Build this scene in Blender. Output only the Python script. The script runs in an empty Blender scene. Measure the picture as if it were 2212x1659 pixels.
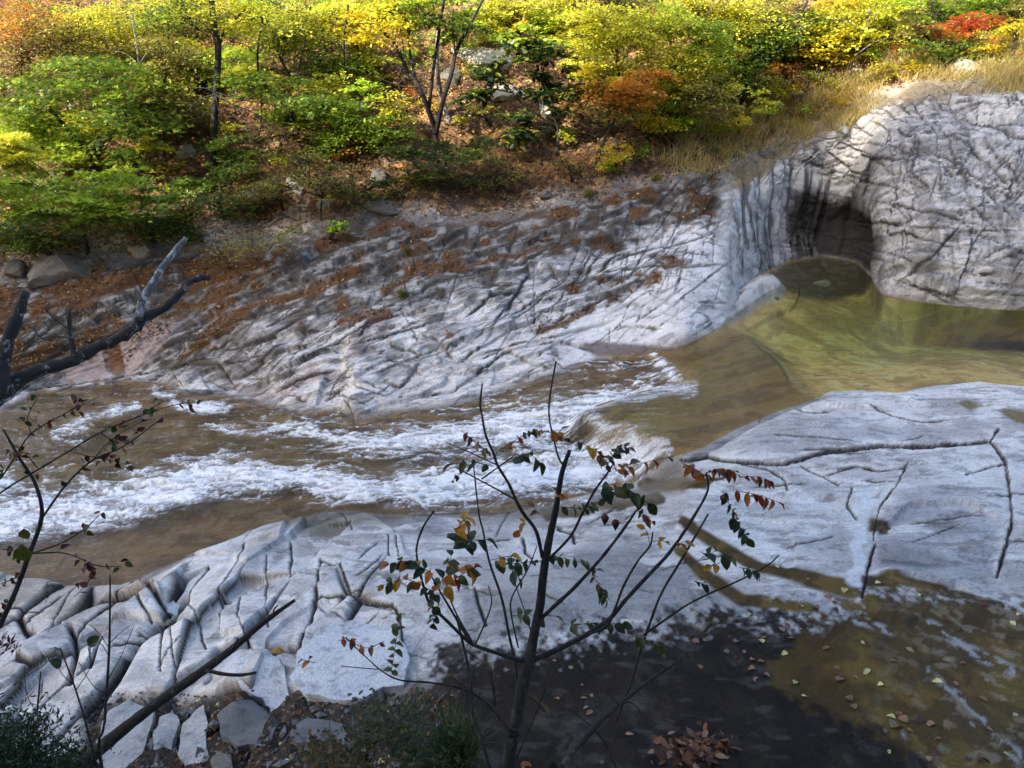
import bpy, math, random
import numpy as np
from mathutils import Vector

# ------------------------------------------------------------------ camera, world, sun, exposure
PW, PH, FP = 2212.0, 1659.0, 1600.0          # picture frame used for tracing, focal length in the same pixels
PITCH = math.radians(24.0)
CAM = np.array([0.0, 0.0, 5.5])
SUN_EL, SUN_AZ = math.radians(35.0), math.radians(229.0)   # azimuth: clockwise from +Y (north) towards +X
SUN_DIR = np.array([math.sin(SUN_AZ)*math.cos(SUN_EL), math.cos(SUN_AZ)*math.cos(SUN_EL), math.sin(SUN_EL)])

scene = bpy.context.scene
COL = scene.collection
cd = bpy.data.cameras.new('camera'); cam = bpy.data.objects.new('camera', cd); COL.objects.link(cam)
cam.location = CAM; cam.rotation_euler = (math.pi/2 - PITCH, 0, 0)
cd.sensor_fit = 'HORIZONTAL'; cd.sensor_width = 36.0; cd.lens = 36.0*FP/PW
cd.clip_start = 0.05; cd.clip_end = 1000
scene.camera = cam

world = bpy.data.worlds.new('World'); scene.world = world; world.use_nodes = True
nt = world.node_tree; nt.nodes.clear()
sky = nt.nodes.new('ShaderNodeTexSky'); sky.sky_type = 'NISHITA'; sky.sun_disc = False
sky.sun_elevation = SUN_EL; sky.sun_rotation = SUN_AZ
sky.altitude = 300; sky.air_density = 1.0; sky.dust_density = 3.0; sky.ozone_density = 1.0
bg = nt.nodes.new('ShaderNodeBackground'); bg.inputs['Strength'].default_value = 0.15
wo = nt.nodes.new('ShaderNodeOutputWorld')
nt.links.new(sky.outputs[0], bg.inputs[0]); nt.links.new(bg.outputs[0], wo.inputs[0])

sd = bpy.data.lights.new('sun', 'SUN'); sun = bpy.data.objects.new('sun', sd); COL.objects.link(sun)
sd.energy = 4.3; sd.angle = math.radians(0.53); sd.color = (1.0, 0.93, 0.80)
sun.rotation_euler = Vector(SUN_DIR).to_track_quat('Z', 'Y').to_euler()
sun.location = (0, 0, 40)

scene.view_settings.view_transform = 'Standard'; scene.view_settings.look = 'None'
scene.view_settings.exposure = 1.85; scene.view_settings.gamma = 1.0
scene.cycles.use_denoising = True
scene.cycles.max_bounces = 8; scene.cycles.transparent_max_bounces = 12
scene.cycles.diffuse_bounces = 4; scene.cycles.glossy_bounces = 3

# ------------------------------------------------------------------ projection helpers
CP, SP = math.cos(PITCH), math.sin(PITCH)
def ray(u, v):
    a = (np.asarray(u, float) - PW/2)/FP; b = (np.asarray(v, float) - PH/2)/FP
    return a, CP - b*SP, -SP - b*CP
def at_z(u, v, z):
    a, ry, rz = ray(u, v); t = (np.asarray(z, float) - CAM[2])/rz
    return np.stack([a*t, ry*t, np.broadcast_to(z, np.shape(t)).astype(float)], -1)
def at_y(u, v, y):
    a, ry, rz = ray(u, v); t = np.asarray(y, float)/ry
    return np.stack([a*t, np.broadcast_to(y, np.shape(t)).astype(float), CAM[2] + rz*t], -1)
def at_d(u, v, d):
    a, ry, rz = ray(u, v); d = np.asarray(d, float)
    return np.stack([a*d, ry*d, CAM[2] + rz*d], -1)
def project(p):
    p = np.asarray(p, float); x = p[..., 0]; y = p[..., 1]; z = p[..., 2] - CAM[2]
    d = y*CP - z*SP
    d = np.where(d < 0.2, 0.2, d)
    return PW/2 + FP*x/d, PH/2 - FP*(y*SP + z*CP)/d, d

# ------------------------------------------------------------------ noise
def _h(ix, iy, seed):
    n = ix.astype(np.uint32)*np.uint32(374761393) + iy.astype(np.uint32)*np.uint32(668265263) + np.uint32((seed*1442695041) & 0xffffffff)
    n = (n ^ (n >> np.uint32(13)))*np.uint32(1274126177)
    n = (n ^ (n >> np.uint32(16)))*np.uint32(2246822519)
    return ((n ^ (n >> np.uint32(13))) & np.uint32(0xffffff)).astype(np.float32)*np.float32(1/16777216.0)
def vn(x, y, seed=0):
    ix = np.floor(x); iy = np.floor(y); fx = (x-ix).astype(np.float32); fy = (y-iy).astype(np.float32)
    ix = ix.astype(np.int32); iy = iy.astype(np.int32)
    fx = fx*fx*(3-2*fx); fy = fy*fy*(3-2*fy)
    a = _h(ix, iy, seed); b = _h(ix+1, iy, seed); c = _h(ix, iy+1, seed); d = _h(ix+1, iy+1, seed)
    return (a + (b-a)*fx)*(1-fy) + (c + (d-c)*fx)*fy
def fbm(x, y, seed=0, o=4, g=0.5):
    s = 0; A = 1; T = 0
    for i in range(o):
        s = s + A*vn(x*(2.03**i) + i*17.3, y*(2.03**i) - i*9.1, seed + i*7); T += A; A *= g
    return s/T                                   # 0..1, mean 0.5
def vor(x, y, seed=0, jit=0.9):
    """nearest and second nearest jittered cell: edge distance, three randoms of the cell, offset from its centre"""
    ix = np.floor(x).astype(np.int32); iy = np.floor(y).astype(np.int32)
    f1 = np.full(x.shape, 9.0, np.float32); f2 = f1.copy()
    cx = np.zeros(x.shape, np.int32); cy = cx.copy(); ox = np.zeros(x.shape, np.float32); oy = ox.copy()
    for i in (-1, 0, 1):
        for j in (-1, 0, 1):
            jx = ix+i; jy = iy+j
            dx = (x - (jx + 0.5 + jit*(_h(jx, jy, seed)-0.5))).astype(np.float32)
            dy = (y - (jy + 0.5 + jit*(_h(jx, jy, seed+91)-0.5))).astype(np.float32)
            d = np.sqrt(dx*dx + dy*dy)
            n = d < f1
            f2 = np.where(n, f1, np.minimum(f2, d)); f1 = np.where(n, d, f1)
            cx = np.where(n, jx, cx); cy = np.where(n, jy, cy); ox = np.where(n, dx, ox); oy = np.where(n, dy, oy)
    return f2-f1, _h(cx, cy, seed+5), _h(cx, cy, seed+6), _h(cx, cy, seed+7), ox, oy
def ss(a, b, x):
    t = np.clip((x-a)/(b-a), 0, 1); return t*t*(3-2*t)
def lerp(a, b, t): return a + (b-a)*t
def mixc(c, col, t):
    return c + (np.asarray(col, np.float32) - c)*t[..., None]

# ------------------------------------------------------------------ traced outlines in picture space
def sdpoly(u, v, pts):
    """signed distance in pixels to a traced polygon, positive inside"""
    pts = np.asarray(pts, float); n = len(pts)
    out = np.full(u.shape, -999.0, np.float32)
    m = (u > pts[:, 0].min()-80) & (u < pts[:, 0].max()+80) & (v > pts[:, 1].min()-80) & (v < pts[:, 1].max()+80)
    x = u[m]; y = v[m]
    if x.size == 0: return out
    d = np.full(x.shape, 1e9); ins = np.zeros(x.shape, bool)
    for i in range(n):
        x0, y0 = pts[i]; x1, y1 = pts[(i+1) % n]
        ex, ey = x1-x0, y1-y0; L = ex*ex+ey*ey + 1e-9
        t = np.clip(((x-x0)*ex + (y-y0)*ey)/L, 0, 1)
        d = np.minimum(d, (x-x0-t*ex)**2 + (y-y0-t*ey)**2)
        c = ((y0 > y) != (y1 > y)) & (x < (x1-x0)*(y-y0)/((y1-y0) if y1 != y0 else 1e-9) + x0)
        ins ^= c
    d = np.sqrt(d)
    out[m] = np.where(ins, d, -d)
    return out
def pldist(u, v, pts, w=None):
    """distance in pixels to a traced polyline divided by its local width"""
    pts = np.asarray(pts, float)
    if w is None: w = np.ones(len(pts))
    w = np.broadcast_to(np.asarray(w, float), (len(pts),))
    out = np.full(u.shape, 99.0, np.float32)
    pad = 4*w.max() + 4
    m = (u > pts[:, 0].min()-pad) & (u < pts[:, 0].max()+pad) & (v > pts[:, 1].min()-pad) & (v < pts[:, 1].max()+pad)
    x = u[m]; y = v[m]
    if x.size == 0: return out
    best = np.full(x.shape, 99.0)
    for i in range(len(pts)-1):
        x0, y0 = pts[i]; x1, y1 = pts[i+1]
        ex, ey = x1-x0, y1-y0; L = ex*ex+ey*ey + 1e-9
        t = np.clip(((x-x0)*ex + (y-y0)*ey)/L, 0, 1)
        best = np.minimum(best, np.sqrt((x-x0-t*ex)**2 + (y-y0-t*ey)**2)/lerp(w[i], w[i+1], t))
    out[m] = best
    return out

# ------------------------------------------------------------------ materials
class NT:
    def __init__(s, name):
        s.m = bpy.data.materials.new(name); s.m.use_nodes = True; s.t = s.m.node_tree; s.t.nodes.clear()
        s.out = s.t.nodes.new('ShaderNodeOutputMaterial')
    def n(s, typ, **kw):
        nd = s.t.nodes.new(typ)
        for k, v in kw.items():
            if k.startswith('i_'):
                nd.inputs[k[2:].replace('_', ' ')].default_value = v
            else: setattr(nd, k, v)
        return nd
    def l(s, a, b): s.t.links.new(a, b)
    def noise(s, scale, detail=4, rough=0.6, vec=None, dist=0.0):
        n = s.n('ShaderNodeTexNoise'); n.inputs['Scale'].default_value = scale; n.inputs['Detail'].default_value = detail
        n.inputs['Roughness'].default_value = rough; n.inputs['Distortion'].default_value = dist
        if vec is not None: s.l(vec, n.inputs['Vector'])
        return n
    def ramp(s, fac, stops):
        r = s.n('ShaderNodeValToRGB'); e = r.color_ramp.elements
        while len(e) < len(stops): e.new(0.5)
        for el, (p, c) in zip(e, stops): el.position = p; el.color = (*c, 1) if len(c) == 3 else c
        s.l(fac, r.inputs[0]); return r
    def mix(s, fac, a, b, mode='MIX'):
        m = s.n('ShaderNodeMix', data_type='RGBA', blend_type=mode)
        for sock, val in ((m.inputs[0], fac), (m.inputs[6], a), (m.inputs[7], b)):
            if hasattr(val, 'is_linked'): s.l(val, sock)
            else: sock.default_value = val if not isinstance(val, tuple) or len(val) == 4 else (*val, 1)
        return m.outputs[2]
    def math(s, op, a, b=0.0):
        m = s.n('ShaderNodeMath', operation=op)
        for sock, val in ((m.inputs[0], a), (m.inputs[1], b)):
            if hasattr(val, 'is_linked'): s.l(val, sock)
            else: sock.default_value = val
        return m.outputs[0]

def mat_rock():
    k = NT('granite'); P = k.n('ShaderNodeBsdfPrincipled')
    col = k.n('ShaderNodeAttribute', attribute_name='tone'); wet = k.n('ShaderNodeAttribute', attribute_name='wet')
    geo = k.n('ShaderNodeNewGeometry')
    fine = k.noise(38, 4, 0.72, geo.outputs['Position']); sp = k.noise(160, 2, 0.6, geo.outputs['Position'])
    f = k.ramp(fine.outputs[0], [(0.28, (0.62, 0.62, 0.63)), (0.5, (0.98, 0.98, 0.98)), (0.72, (1.22, 1.21, 1.2))])
    g = k.ramp(sp.outputs[0], [(0.33, (0.72, 0.72, 0.73)), (0.48, (1, 1, 1))])
    c = k.mix(1.0, col.outputs['Color'], f.outputs[0], 'MULTIPLY'); c = k.mix(0.8, c, g.outputs[0], 'MULTIPLY')
    crk = k.n('ShaderNodeAttribute', attribute_name='joint')
    hs = []; dn = k.noise(2.2, 3, .6, geo.outputs['Position']); wm = k.ramp(dn.outputs[0], [(.40, (.12, .12, .12)), (.60, (1, 1, 1))]).outputs[0]
    ad = k.n('ShaderNodeMix', data_type='RGBA', blend_type='LINEAR_LIGHT'); ad.inputs[0].default_value = .10; k.l(geo.outputs['Position'], ad.inputs[6]); k.l(dn.outputs['Color'], ad.inputs[7])
    for rot, sc, scale, wd in ((.5, (.6, 5.0, 3.2), 1.0, .035), (.78, (.7, 4.5, 3.0), 2.0, .05), (-.6, (.8, 4.0, 3.0), 1.3, .035)):
        mp = k.n('ShaderNodeMapping'); mp.inputs['Rotation'].default_value = (.35, 0, -rot); mp.inputs['Scale'].default_value = sc; k.l(ad.outputs[2], mp.inputs['Vector'])
        vo = k.n('ShaderNodeTexVoronoi', feature='DISTANCE_TO_EDGE'); vo.inputs['Scale'].default_value = scale; k.l(mp.outputs[0], vo.inputs['Vector'])
        dv = k.math('DIVIDE', vo.outputs[0], k.math('MULTIPLY', wm, wd)); hs.append(k.ramp(dv, [(.3, (1, 1, 1)), (1.0, (0, 0, 0))]).outputs[0])
    cs = k.math('MAXIMUM', k.math('MAXIMUM', hs[0], hs[1]), hs[2])
    cs = k.math('MULTIPLY', cs, crk.outputs['Fac'])
    c = k.mix(k.math('MULTIPLY', cs, .9), c, (.035, .032, .03))
    k.l(c, P.inputs['Base Color'])
    rr = k.math('MULTIPLY_ADD', wet.outputs['Fac'], -0.62)
    k.t.nodes[-1].inputs[2].default_value = 0.86
    k.l(rr, P.inputs['Roughness'])
    sl = k.math('MULTIPLY_ADD', wet.outputs['Fac'], 0.4); k.t.nodes[-1].inputs[2].default_value = 0.0
    k.l(sl, P.inputs['Specular IOR Level'])
    b1 = k.n('ShaderNodeBump', i_Strength=0.75, i_Distance=0.02)
    med = k.noise(9, 5, 0.68, geo.outputs['Position'])
    k.l(med.outputs[0], b1.inputs['Height'])
    b2 = k.n('ShaderNodeBump', i_Strength=0.5, i_Distance=0.006); k.l(fine.outputs[0], b2.inputs['Height']); k.l(b1.outputs[0], b2.inputs['Normal'])
    k.l(b2.outputs[0], P.inputs['Normal']); k.l(P.outputs[0], k.out.inputs[0]); return k.m

def mat_soil():
    k = NT('forest_floor'); P = k.n('ShaderNodeBsdfPrincipled', i_Roughness=0.95)
    col = k.n('ShaderNodeAttribute', attribute_name='tone'); geo = k.n('ShaderNodeNewGeometry')
    v = k.n('ShaderNodeTexVoronoi'); v.inputs['Scale'].default_value = 11; k.l(geo.outputs['Position'], v.inputs['Vector'])
    hs = k.n('ShaderNodeSeparateColor'); k.l(v.outputs['Color'], hs.inputs[0])
    r = k.ramp(hs.outputs[0], [(0.0, (0.35, 0.3, 0.25)), (0.5, (1, 0.95, 0.9)), (1.0, (1.9, 1.5, 1.1))])
    c = k.mix(1.0, col.outputs['Color'], r.outputs[0], 'MULTIPLY'); k.l(c, P.inputs['Base Color'])
    b = k.n('ShaderNodeBump', i_Strength=0.8, i_Distance=0.05); k.l(v.outputs['Distance'], b.inputs['Height']); k.l(b.outputs[0], P.inputs['Normal'])
    k.l(P.outputs[0], k.out.inputs[0]); return k.m

def mat_water():
    k = NT('stream_water')
    tint = k.n('ShaderNodeAttribute', attribute_name='tint'); foam = k.n('ShaderNodeAttribute', attribute_name='foam')
    geo = k.n('ShaderNodeNewGeometry')
    mp = k.n('ShaderNodeMapping'); k.l(geo.outputs['Position'], mp.inputs['Vector']); mp.inputs['Scale'].default_value = (0.30, 1.0, 1.0)
    w1 = k.noise(9, 4, 0.6, mp.outputs[0], 0.6); w2 = k.noise(42, 3, 0.6, mp.outputs[0])
    hsum = k.math('MULTIPLY_ADD', w2.outputs[0], 0.25); k.l(w1.outputs[0], k.t.nodes[-1].inputs[2])
    b = k.n('ShaderNodeBump', i_Strength=0.8, i_Distance=0.06); k.l(hsum, b.inputs['Height'])
    tr = k.n('ShaderNodeBsdfTransparent'); k.l(tint.outputs['Color'], tr.inputs[0])
    gl = k.n('ShaderNodeBsdfGlossy'); gl.inputs['Roughness'].default_value = 0.06; k.l(b.outputs[0], gl.inputs['Normal'])
    fr = k.n('ShaderNodeFresnel', i_IOR=1.33); k.l(b.outputs[0], fr.inputs['Normal'])
    wat = k.n('ShaderNodeMixShader'); k.l(fr.outputs[0], wat.inputs[0]); k.l(tr.outputs[0], wat.inputs[1]); k.l(gl.outputs[0], wat.inputs[2])
    P = k.n('ShaderNodeBsdfPrincipled', i_Roughness=0.55); P.inputs['Base Color'].default_value = (0.86, 0.88, 0.90, 1)
    P.inputs['Specular IOR Level'].default_value = 0.3
    fb = k.noise(30, 5, 0.7, mp.outputs[0]); b2 = k.n('ShaderNodeBump', i_Strength=0.8, i_Distance=0.05); k.l(fb.outputs[0], b2.inputs['Height']); k.l(b2.outputs[0], P.inputs['Normal'])
    fn = k.noise(55, 4, 0.75, mp.outputs[0])
    t = k.math('ADD', foam.outputs['Fac'], k.math('MULTIPLY_ADD', fn.outputs[0], 1.3))
    k.t.nodes[-2].inputs[2].default_value = -0.65
    r = k.ramp(t, [(0.22, (0, 0, 0)), (0.55, (.45, .45, .45)), (1.0, (.97, .97, .97))])
    # no foam where there is no foam at all
    gate = k.math('MULTIPLY', r.outputs[0], k.ramp(foam.outputs['Fac'], [(0.04, (0, 0, 0)), (0.2, (1, 1, 1))]).outputs[0])
    mx = k.n('ShaderNodeMixShader'); k.l(gate, mx.inputs[0]); k.l(wat.outputs[0], mx.inputs[1]); k.l(P.outputs[0], mx.inputs[2])
    k.l(mx.outputs[0], k.out.inputs[0]); return k.m

def mat_leaf(name, col=None, trans=0.45, gloss=0.35, backing=1.0):
    k = NT(name); P = k.n('ShaderNodeBsdfPrincipled', i_Roughness=gloss); P.inputs['Specular IOR Level'].default_value = 0.3
    if col is None:
        a = k.n('ShaderNodeAttribute', attribute_name='tone'); c = a.outputs['Color']
    else:
        geo = k.n('ShaderNodeNewGeometry'); oi = k.n('ShaderNodeObjectInfo')
        nz = k.noise(60, 3, 0.6, geo.outputs['Position'])
        r = k.ramp(nz.outputs[0], [(0.3, tuple(x*0.55 for x in col)), (0.55, col), (0.75, tuple(min(1, x*1.35) for x in col))])
        hv = k.n('ShaderNodeHueSaturation'); k.l(r.outputs[0], hv.inputs['Color'])
        vv = k.math('MULTIPLY_ADD', oi.outputs['Random'], 0.7); k.t.nodes[-1].inputs[2].default_value = 0.65; k.l(vv, hv.inputs['Value'])
        c = hv.outputs[0]
    k.l(c, P.inputs['Base Color'])
    T = k.n('ShaderNodeBsdfTranslucent'); k.l(k.mix(0.6, c, (1.0, 0.95, 0.35), 'SOFT_LIGHT'), T.inputs[0])
    m = k.n('ShaderNodeMixShader', i_Fac=trans); k.l(P.outputs[0], m.inputs[1]); k.l(T.outputs[0], m.inputs[2])
    k.l(m.outputs[0], k.out.inputs[0]); return k.m

def mat_bark(name, dark, pale, amount=0.5, scale=14, stretch=(1, 1, 0.35)):
    k = NT(name); P = k.n('ShaderNodeBsdfPrincipled', i_Roughness=0.9); geo = k.n('ShaderNodeNewGeometry')
    mp = k.n('ShaderNodeMapping'); k.l(geo.outputs['Position'], mp.inputs['Vector']); mp.inputs['Scale'].default_value = stretch
    n = k.noise(scale, 7, 0.72, mp.outputs[0], 0.4)
    r = k.ramp(n.outputs[0], [(amount, dark), (min(0.99, amount+0.09), pale)])
    f = k.noise(90, 4, 0.7, mp.outputs[0]); rf = k.ramp(f.outputs[0], [(0.3, (0.55, 0.55, 0.55)), (0.7, (1.25, 1.25, 1.25))])
    k.l(k.mix(1.0, r.outputs[0], rf.outputs[0], 'MULTIPLY'), P.inputs['Base Color'])
    b = k.n('ShaderNodeBump', i_Strength=0.8, i_Distance=0.01); k.l(f.outputs[0], b.inputs['Height']); k.l(b.outputs[0], P.inputs['Normal'])
    k.l(P.outputs[0], k.out.inputs[0]); return k.m

def mat_stone(name, col, dark, lichen=0.62):
    k = NT(name); P = k.n('ShaderNodeBsdfPrincipled', i_Roughness=0.9); geo = k.n('ShaderNodeNewGeometry')
    n = k.noise(5, 7, 0.7, geo.outputs['Position'], 0.3); f = k.noise(45, 5, 0.7, geo.outputs['Position'])
    r = k.ramp(n.outputs[0], [(0.30, dark), (0.45, tuple(x*0.8 for x in col)), (lichen, col)])
    rf = k.ramp(f.outputs[0], [(0.3, (0.6, 0.6, 0.6)), (0.65, (1.15, 1.15, 1.15))])
    k.l(k.mix(1.0, r.outputs[0], rf.outputs[0], 'MULTIPLY'), P.inputs['Base Color'])
    b = k.n('ShaderNodeBump', i_Strength=0.7, i_Distance=0.02); k.l(n.outputs[0], b.inputs['Height'])
    b2 = k.n('ShaderNodeBump', i_Strength=0.5, i_Distance=0.006); k.l(f.outputs[0], b2.inputs['Height']); k.l(b.outputs[0], b2.inputs['Normal'])
    k.l(b2.outputs[0], P.inputs['Normal']); k.l(P.outputs[0], k.out.inputs[0]); return k.m

M = {'rock': mat_rock(), 'soil': mat_soil(), 'water': mat_water(),
     'leaf': mat_leaf('tree_leaf', None, 0.42), 'litter': mat_leaf('dry_leaf', None, 0.15, 0.6),
     'bark': mat_bark('dark_bark', (0.022, 0.018, 0.015), (0.09, 0.08, 0.07), 0.55),
     'bark_pale': mat_bark('pale_bark', (0.09, 0.08, 0.065), (0.34, 0.31, 0.27), 0.48),
     'sap_bark': mat_bark('sapling_bark', (0.016, 0.015, 0.0155), (0.045, 0.043, 0.045), 0.5, 30),
     'lichen_bark': mat_bark('lichen_bark', (0.02, 0.02, 0.021), (0.30, 0.32, 0.33), 0.565, 9, (1, 1, 1)),
     'lichen_pale': mat_bark('weathered_wood', (0.10, 0.105, 0.11), (0.42, 0.44, 0.45), 0.50, 11, (1, 1, 0.6)),
     'stone': mat_stone('pale_stone', (0.42, 0.37, 0.28), (0.10, 0.085, 0.06)),
     'stone_grey': mat_stone('grey_stone', (0.16, 0.145, 0.12), (0.035, 0.032, 0.026)),
     'stone_white': mat_stone('white_stone', (0.50, 0.52, 0.55), (0.20, 0.20, 0.21), 0.5),
     'stone_mid': mat_stone('mid_stone', (0.34, 0.345, 0.35), (0.10, 0.10, 0.10), 0.55),
     'stone_dark': mat_stone('dark_stone', (0.13, 0.13, 0.135), (0.03, 0.03, 0.032))}

# ------------------------------------------------------------------ mesh helpers
def tag(o, label=None, cat=None, group=None, kind=None):
    if label: o['label'] = label
    if cat: o['category'] = cat
    if group: o['group'] = group
    if kind: o['kind'] = kind
    return o
def link(name, me, mat, parent=None):
    o = bpy.data.objects.new(name, me); COL.objects.link(o)
    if mat is not None and len(me.materials) == 0: me.materials.append(mat)
    if parent is not None: o.parent = parent
    return o
def empty(name, loc):
    o = bpy.data.objects.new(name, None); COL.objects.link(o); o.location = Vector(loc); o.empty_display_size = 0.1
    return o
def mesh_np(name, verts, faces, smooth=True, attrs=None):
    """verts (n,3), faces (m,k) with one k; attrs: name -> per point array (n,) or (n,3)"""
    verts = np.ascontiguousarray(verts, np.float32); faces = np.ascontiguousarray(faces, np.int32)
    me = bpy.data.meshes.new(name); m, k = faces.shape
    me.vertices.add(len(verts)); me.vertices.foreach_set('co', verts.ravel())
    me.loops.add(m*k); me.loops.foreach_set('vertex_index', faces.ravel())
    me.polygons.add(m); me.polygons.foreach_set('loop_start', np.arange(0, m*k, k, dtype=np.int32))
    try: me.polygons.foreach_set('loop_total', np.full(m, k, np.int32))
    except Exception: pass
    me.polygons.foreach_set('use_smooth', np.full(m, smooth, bool))
    for an, arr in (attrs or {}).items():
        arr = np.asarray(arr, np.float32)
        if arr.ndim == 1:
            a = me.attributes.new(an, 'FLOAT', 'POINT'); a.data.foreach_set('value', arr)
        else:
            a = me.attributes.new(an, 'FLOAT_COLOR', 'POINT')
            a.data.foreach_set('color', np.concatenate([arr, np.ones((len(arr), 1), np.float32)], 1).ravel())
    me.update(calc_edges=True); me.validate()
    return me
class Tubes:
    """collects tapered tubes along polylines"""
    def __init__(s): s.v = []; s.f = []; s.n = 0
    def add(s, pts, rad, sides=6, cap=True):
        pts = np.asarray(pts, float); rad = np.broadcast_to(np.asarray(rad, float), (len(pts),))
        T = np.gradient(pts, axis=0); T /= np.linalg.norm(T, axis=1)[:, None] + 1e-9
        up = np.array([0.31, 0.77, 0.55]) if abs(T[0][2]) > 0.8 else np.array([0, 0, 1.0])
        N = np.cross(T, up); N /= np.linalg.norm(N, axis=1)[:, None] + 1e-9; B = np.cross(T, N)
        an = np.linspace(0, 2*np.pi, sides, endpoint=False)
        ring = pts[:, None] + rad[:, None, None]*(np.cos(an)[None, :, None]*N[:, None] + np.sin(an)[None, :, None]*B[:, None])
        s.v.append(ring.reshape(-1, 3)); K = len(pts)
        i = np.arange(K-1)[:, None]*sides + np.arange(sides)[None]; j = np.arange(K-1)[:, None]*sides + (np.arange(sides)[None]+1) % sides
        s.f.append((np.stack([i, j, j+sides, i+sides], -1).reshape(-1, 4) + s.n))
        c = s.n + K*sides; s.v.append(np.stack([pts[0], pts[-1]]))
        if cap:
            q = np.arange(sides); r = (q+1) % sides
            s.f.append(np.stack([r+s.n, q+s.n, np.full(sides, c), np.full(sides, c)], -1))
            o = s.n + (K-1)*sides
            s.f.append(np.stack([q+o, r+o, np.full(sides, c+1), np.full(sides, c+1)], -1))
        s.n = c + 2
    def mesh(s, name):
        v = np.concatenate(s.v); f = np.concatenate(s.f)
        me = bpy.data.meshes.new(name)
        me.from_pydata(v.tolist(), [], [tuple(dict.fromkeys(x)) for x in f.tolist()])
        me.polygons.foreach_set('use_smooth', np.ones(len(me.polygons), bool)); me.update()
        return me
def smooth_path(pts, k=4, wob=0.0, rng=None):
    """Catmull-Rom resample of (n,c) points"""
    p = np.asarray(pts, float)
    if len(p) < 3: k = max(k, 3)
    q = np.concatenate([[2*p[0]-p[1]], p, [2*p[-1]-p[-2]]]); out = []
    for i in range(1, len(q)-2):
        for t in np.arange(k)/k:
            out.append(0.5*((2*q[i]) + (q[i+1]-q[i-1])*t + (2*q[i-1]-5*q[i]+4*q[i+1]-q[i+2])*t*t + (3*q[i]-q[i-1]-3*q[i+1]+q[i+2])*t**3))
    out.append(p[-1]); out = np.array(out)
    if wob and rng is not None: out[1:-1, :3] += rng.normal(0, wob, out[1:-1, :3].shape)
    return out

KITE = (np.array([[0, 0, 0], [0.32, 0.42, 0.04], [0, 1, 0], [-0.32, 0.42, 0.04]], float), np.array([[0, 1, 2, 3]]))
OVAL = (np.array([[0, 0, 0], [0.27, 0.28, 0.05], [0.25, 0.66, 0.04], [0, 1, -0.03], [-0.25, 0.66, 0.04], [-0.27, 0.28, 0.05]], float), np.array([[0, 1, 2, 3], [0, 3, 4, 5]]))
def _maple():
    v = [[0, 0, 0]]; f = []
    for a, l in ((-100, .55), (-50, .85), (0, 1.0), (50, .85), (100, .55)):
        a = math.radians(a); d = np.array([math.sin(a), math.cos(a)]); n = np.array([d[1], -d[0]])
        b = len(v); v += [[*(d*l*.45+n*.13), .03], [*(d*l), -.03], [*(d*l*.45-n*.13), .03]]; f.append([0, b, b+1, b+2])
    return np.array(v, float), np.array(f)
MAPLE = _maple()
def leaf_cloud(name, pos, nrm, size, tone, tmpl=KITE, rng=None, droop=None):
    """one mesh of many leaf faces: positions, facing normals, lengths and colours"""
    n = len(pos); tv, tf = tmpl
    nrm = nrm/(np.linalg.norm(nrm, axis=1)[:, None] + 1e-9)
    a = rng.normal(size=(n, 3))
    if droop is not None: a = a*0.5 + droop
    t = a - (a*nrm).sum(1)[:, None]*nrm; t /= np.linalg.norm(t, axis=1)[:, None] + 1e-9
    b = np.cross(nrm, t)
    V = pos[:, None] + size[:, None, None]*(tv[None, :, :1]*b[:, None] + tv[None, :, 1:2]*t[:, None] + tv[None, :, 2:]*nrm[:, None])
    K = len(tv); F = tf[None] + (np.arange(n)*K)[:, None, None]
    return mesh_np(name, V.reshape(-1, 3), F.reshape(-1, tf.shape[1]), False, {'tone': np.repeat(tone, K, 0)})

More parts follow.
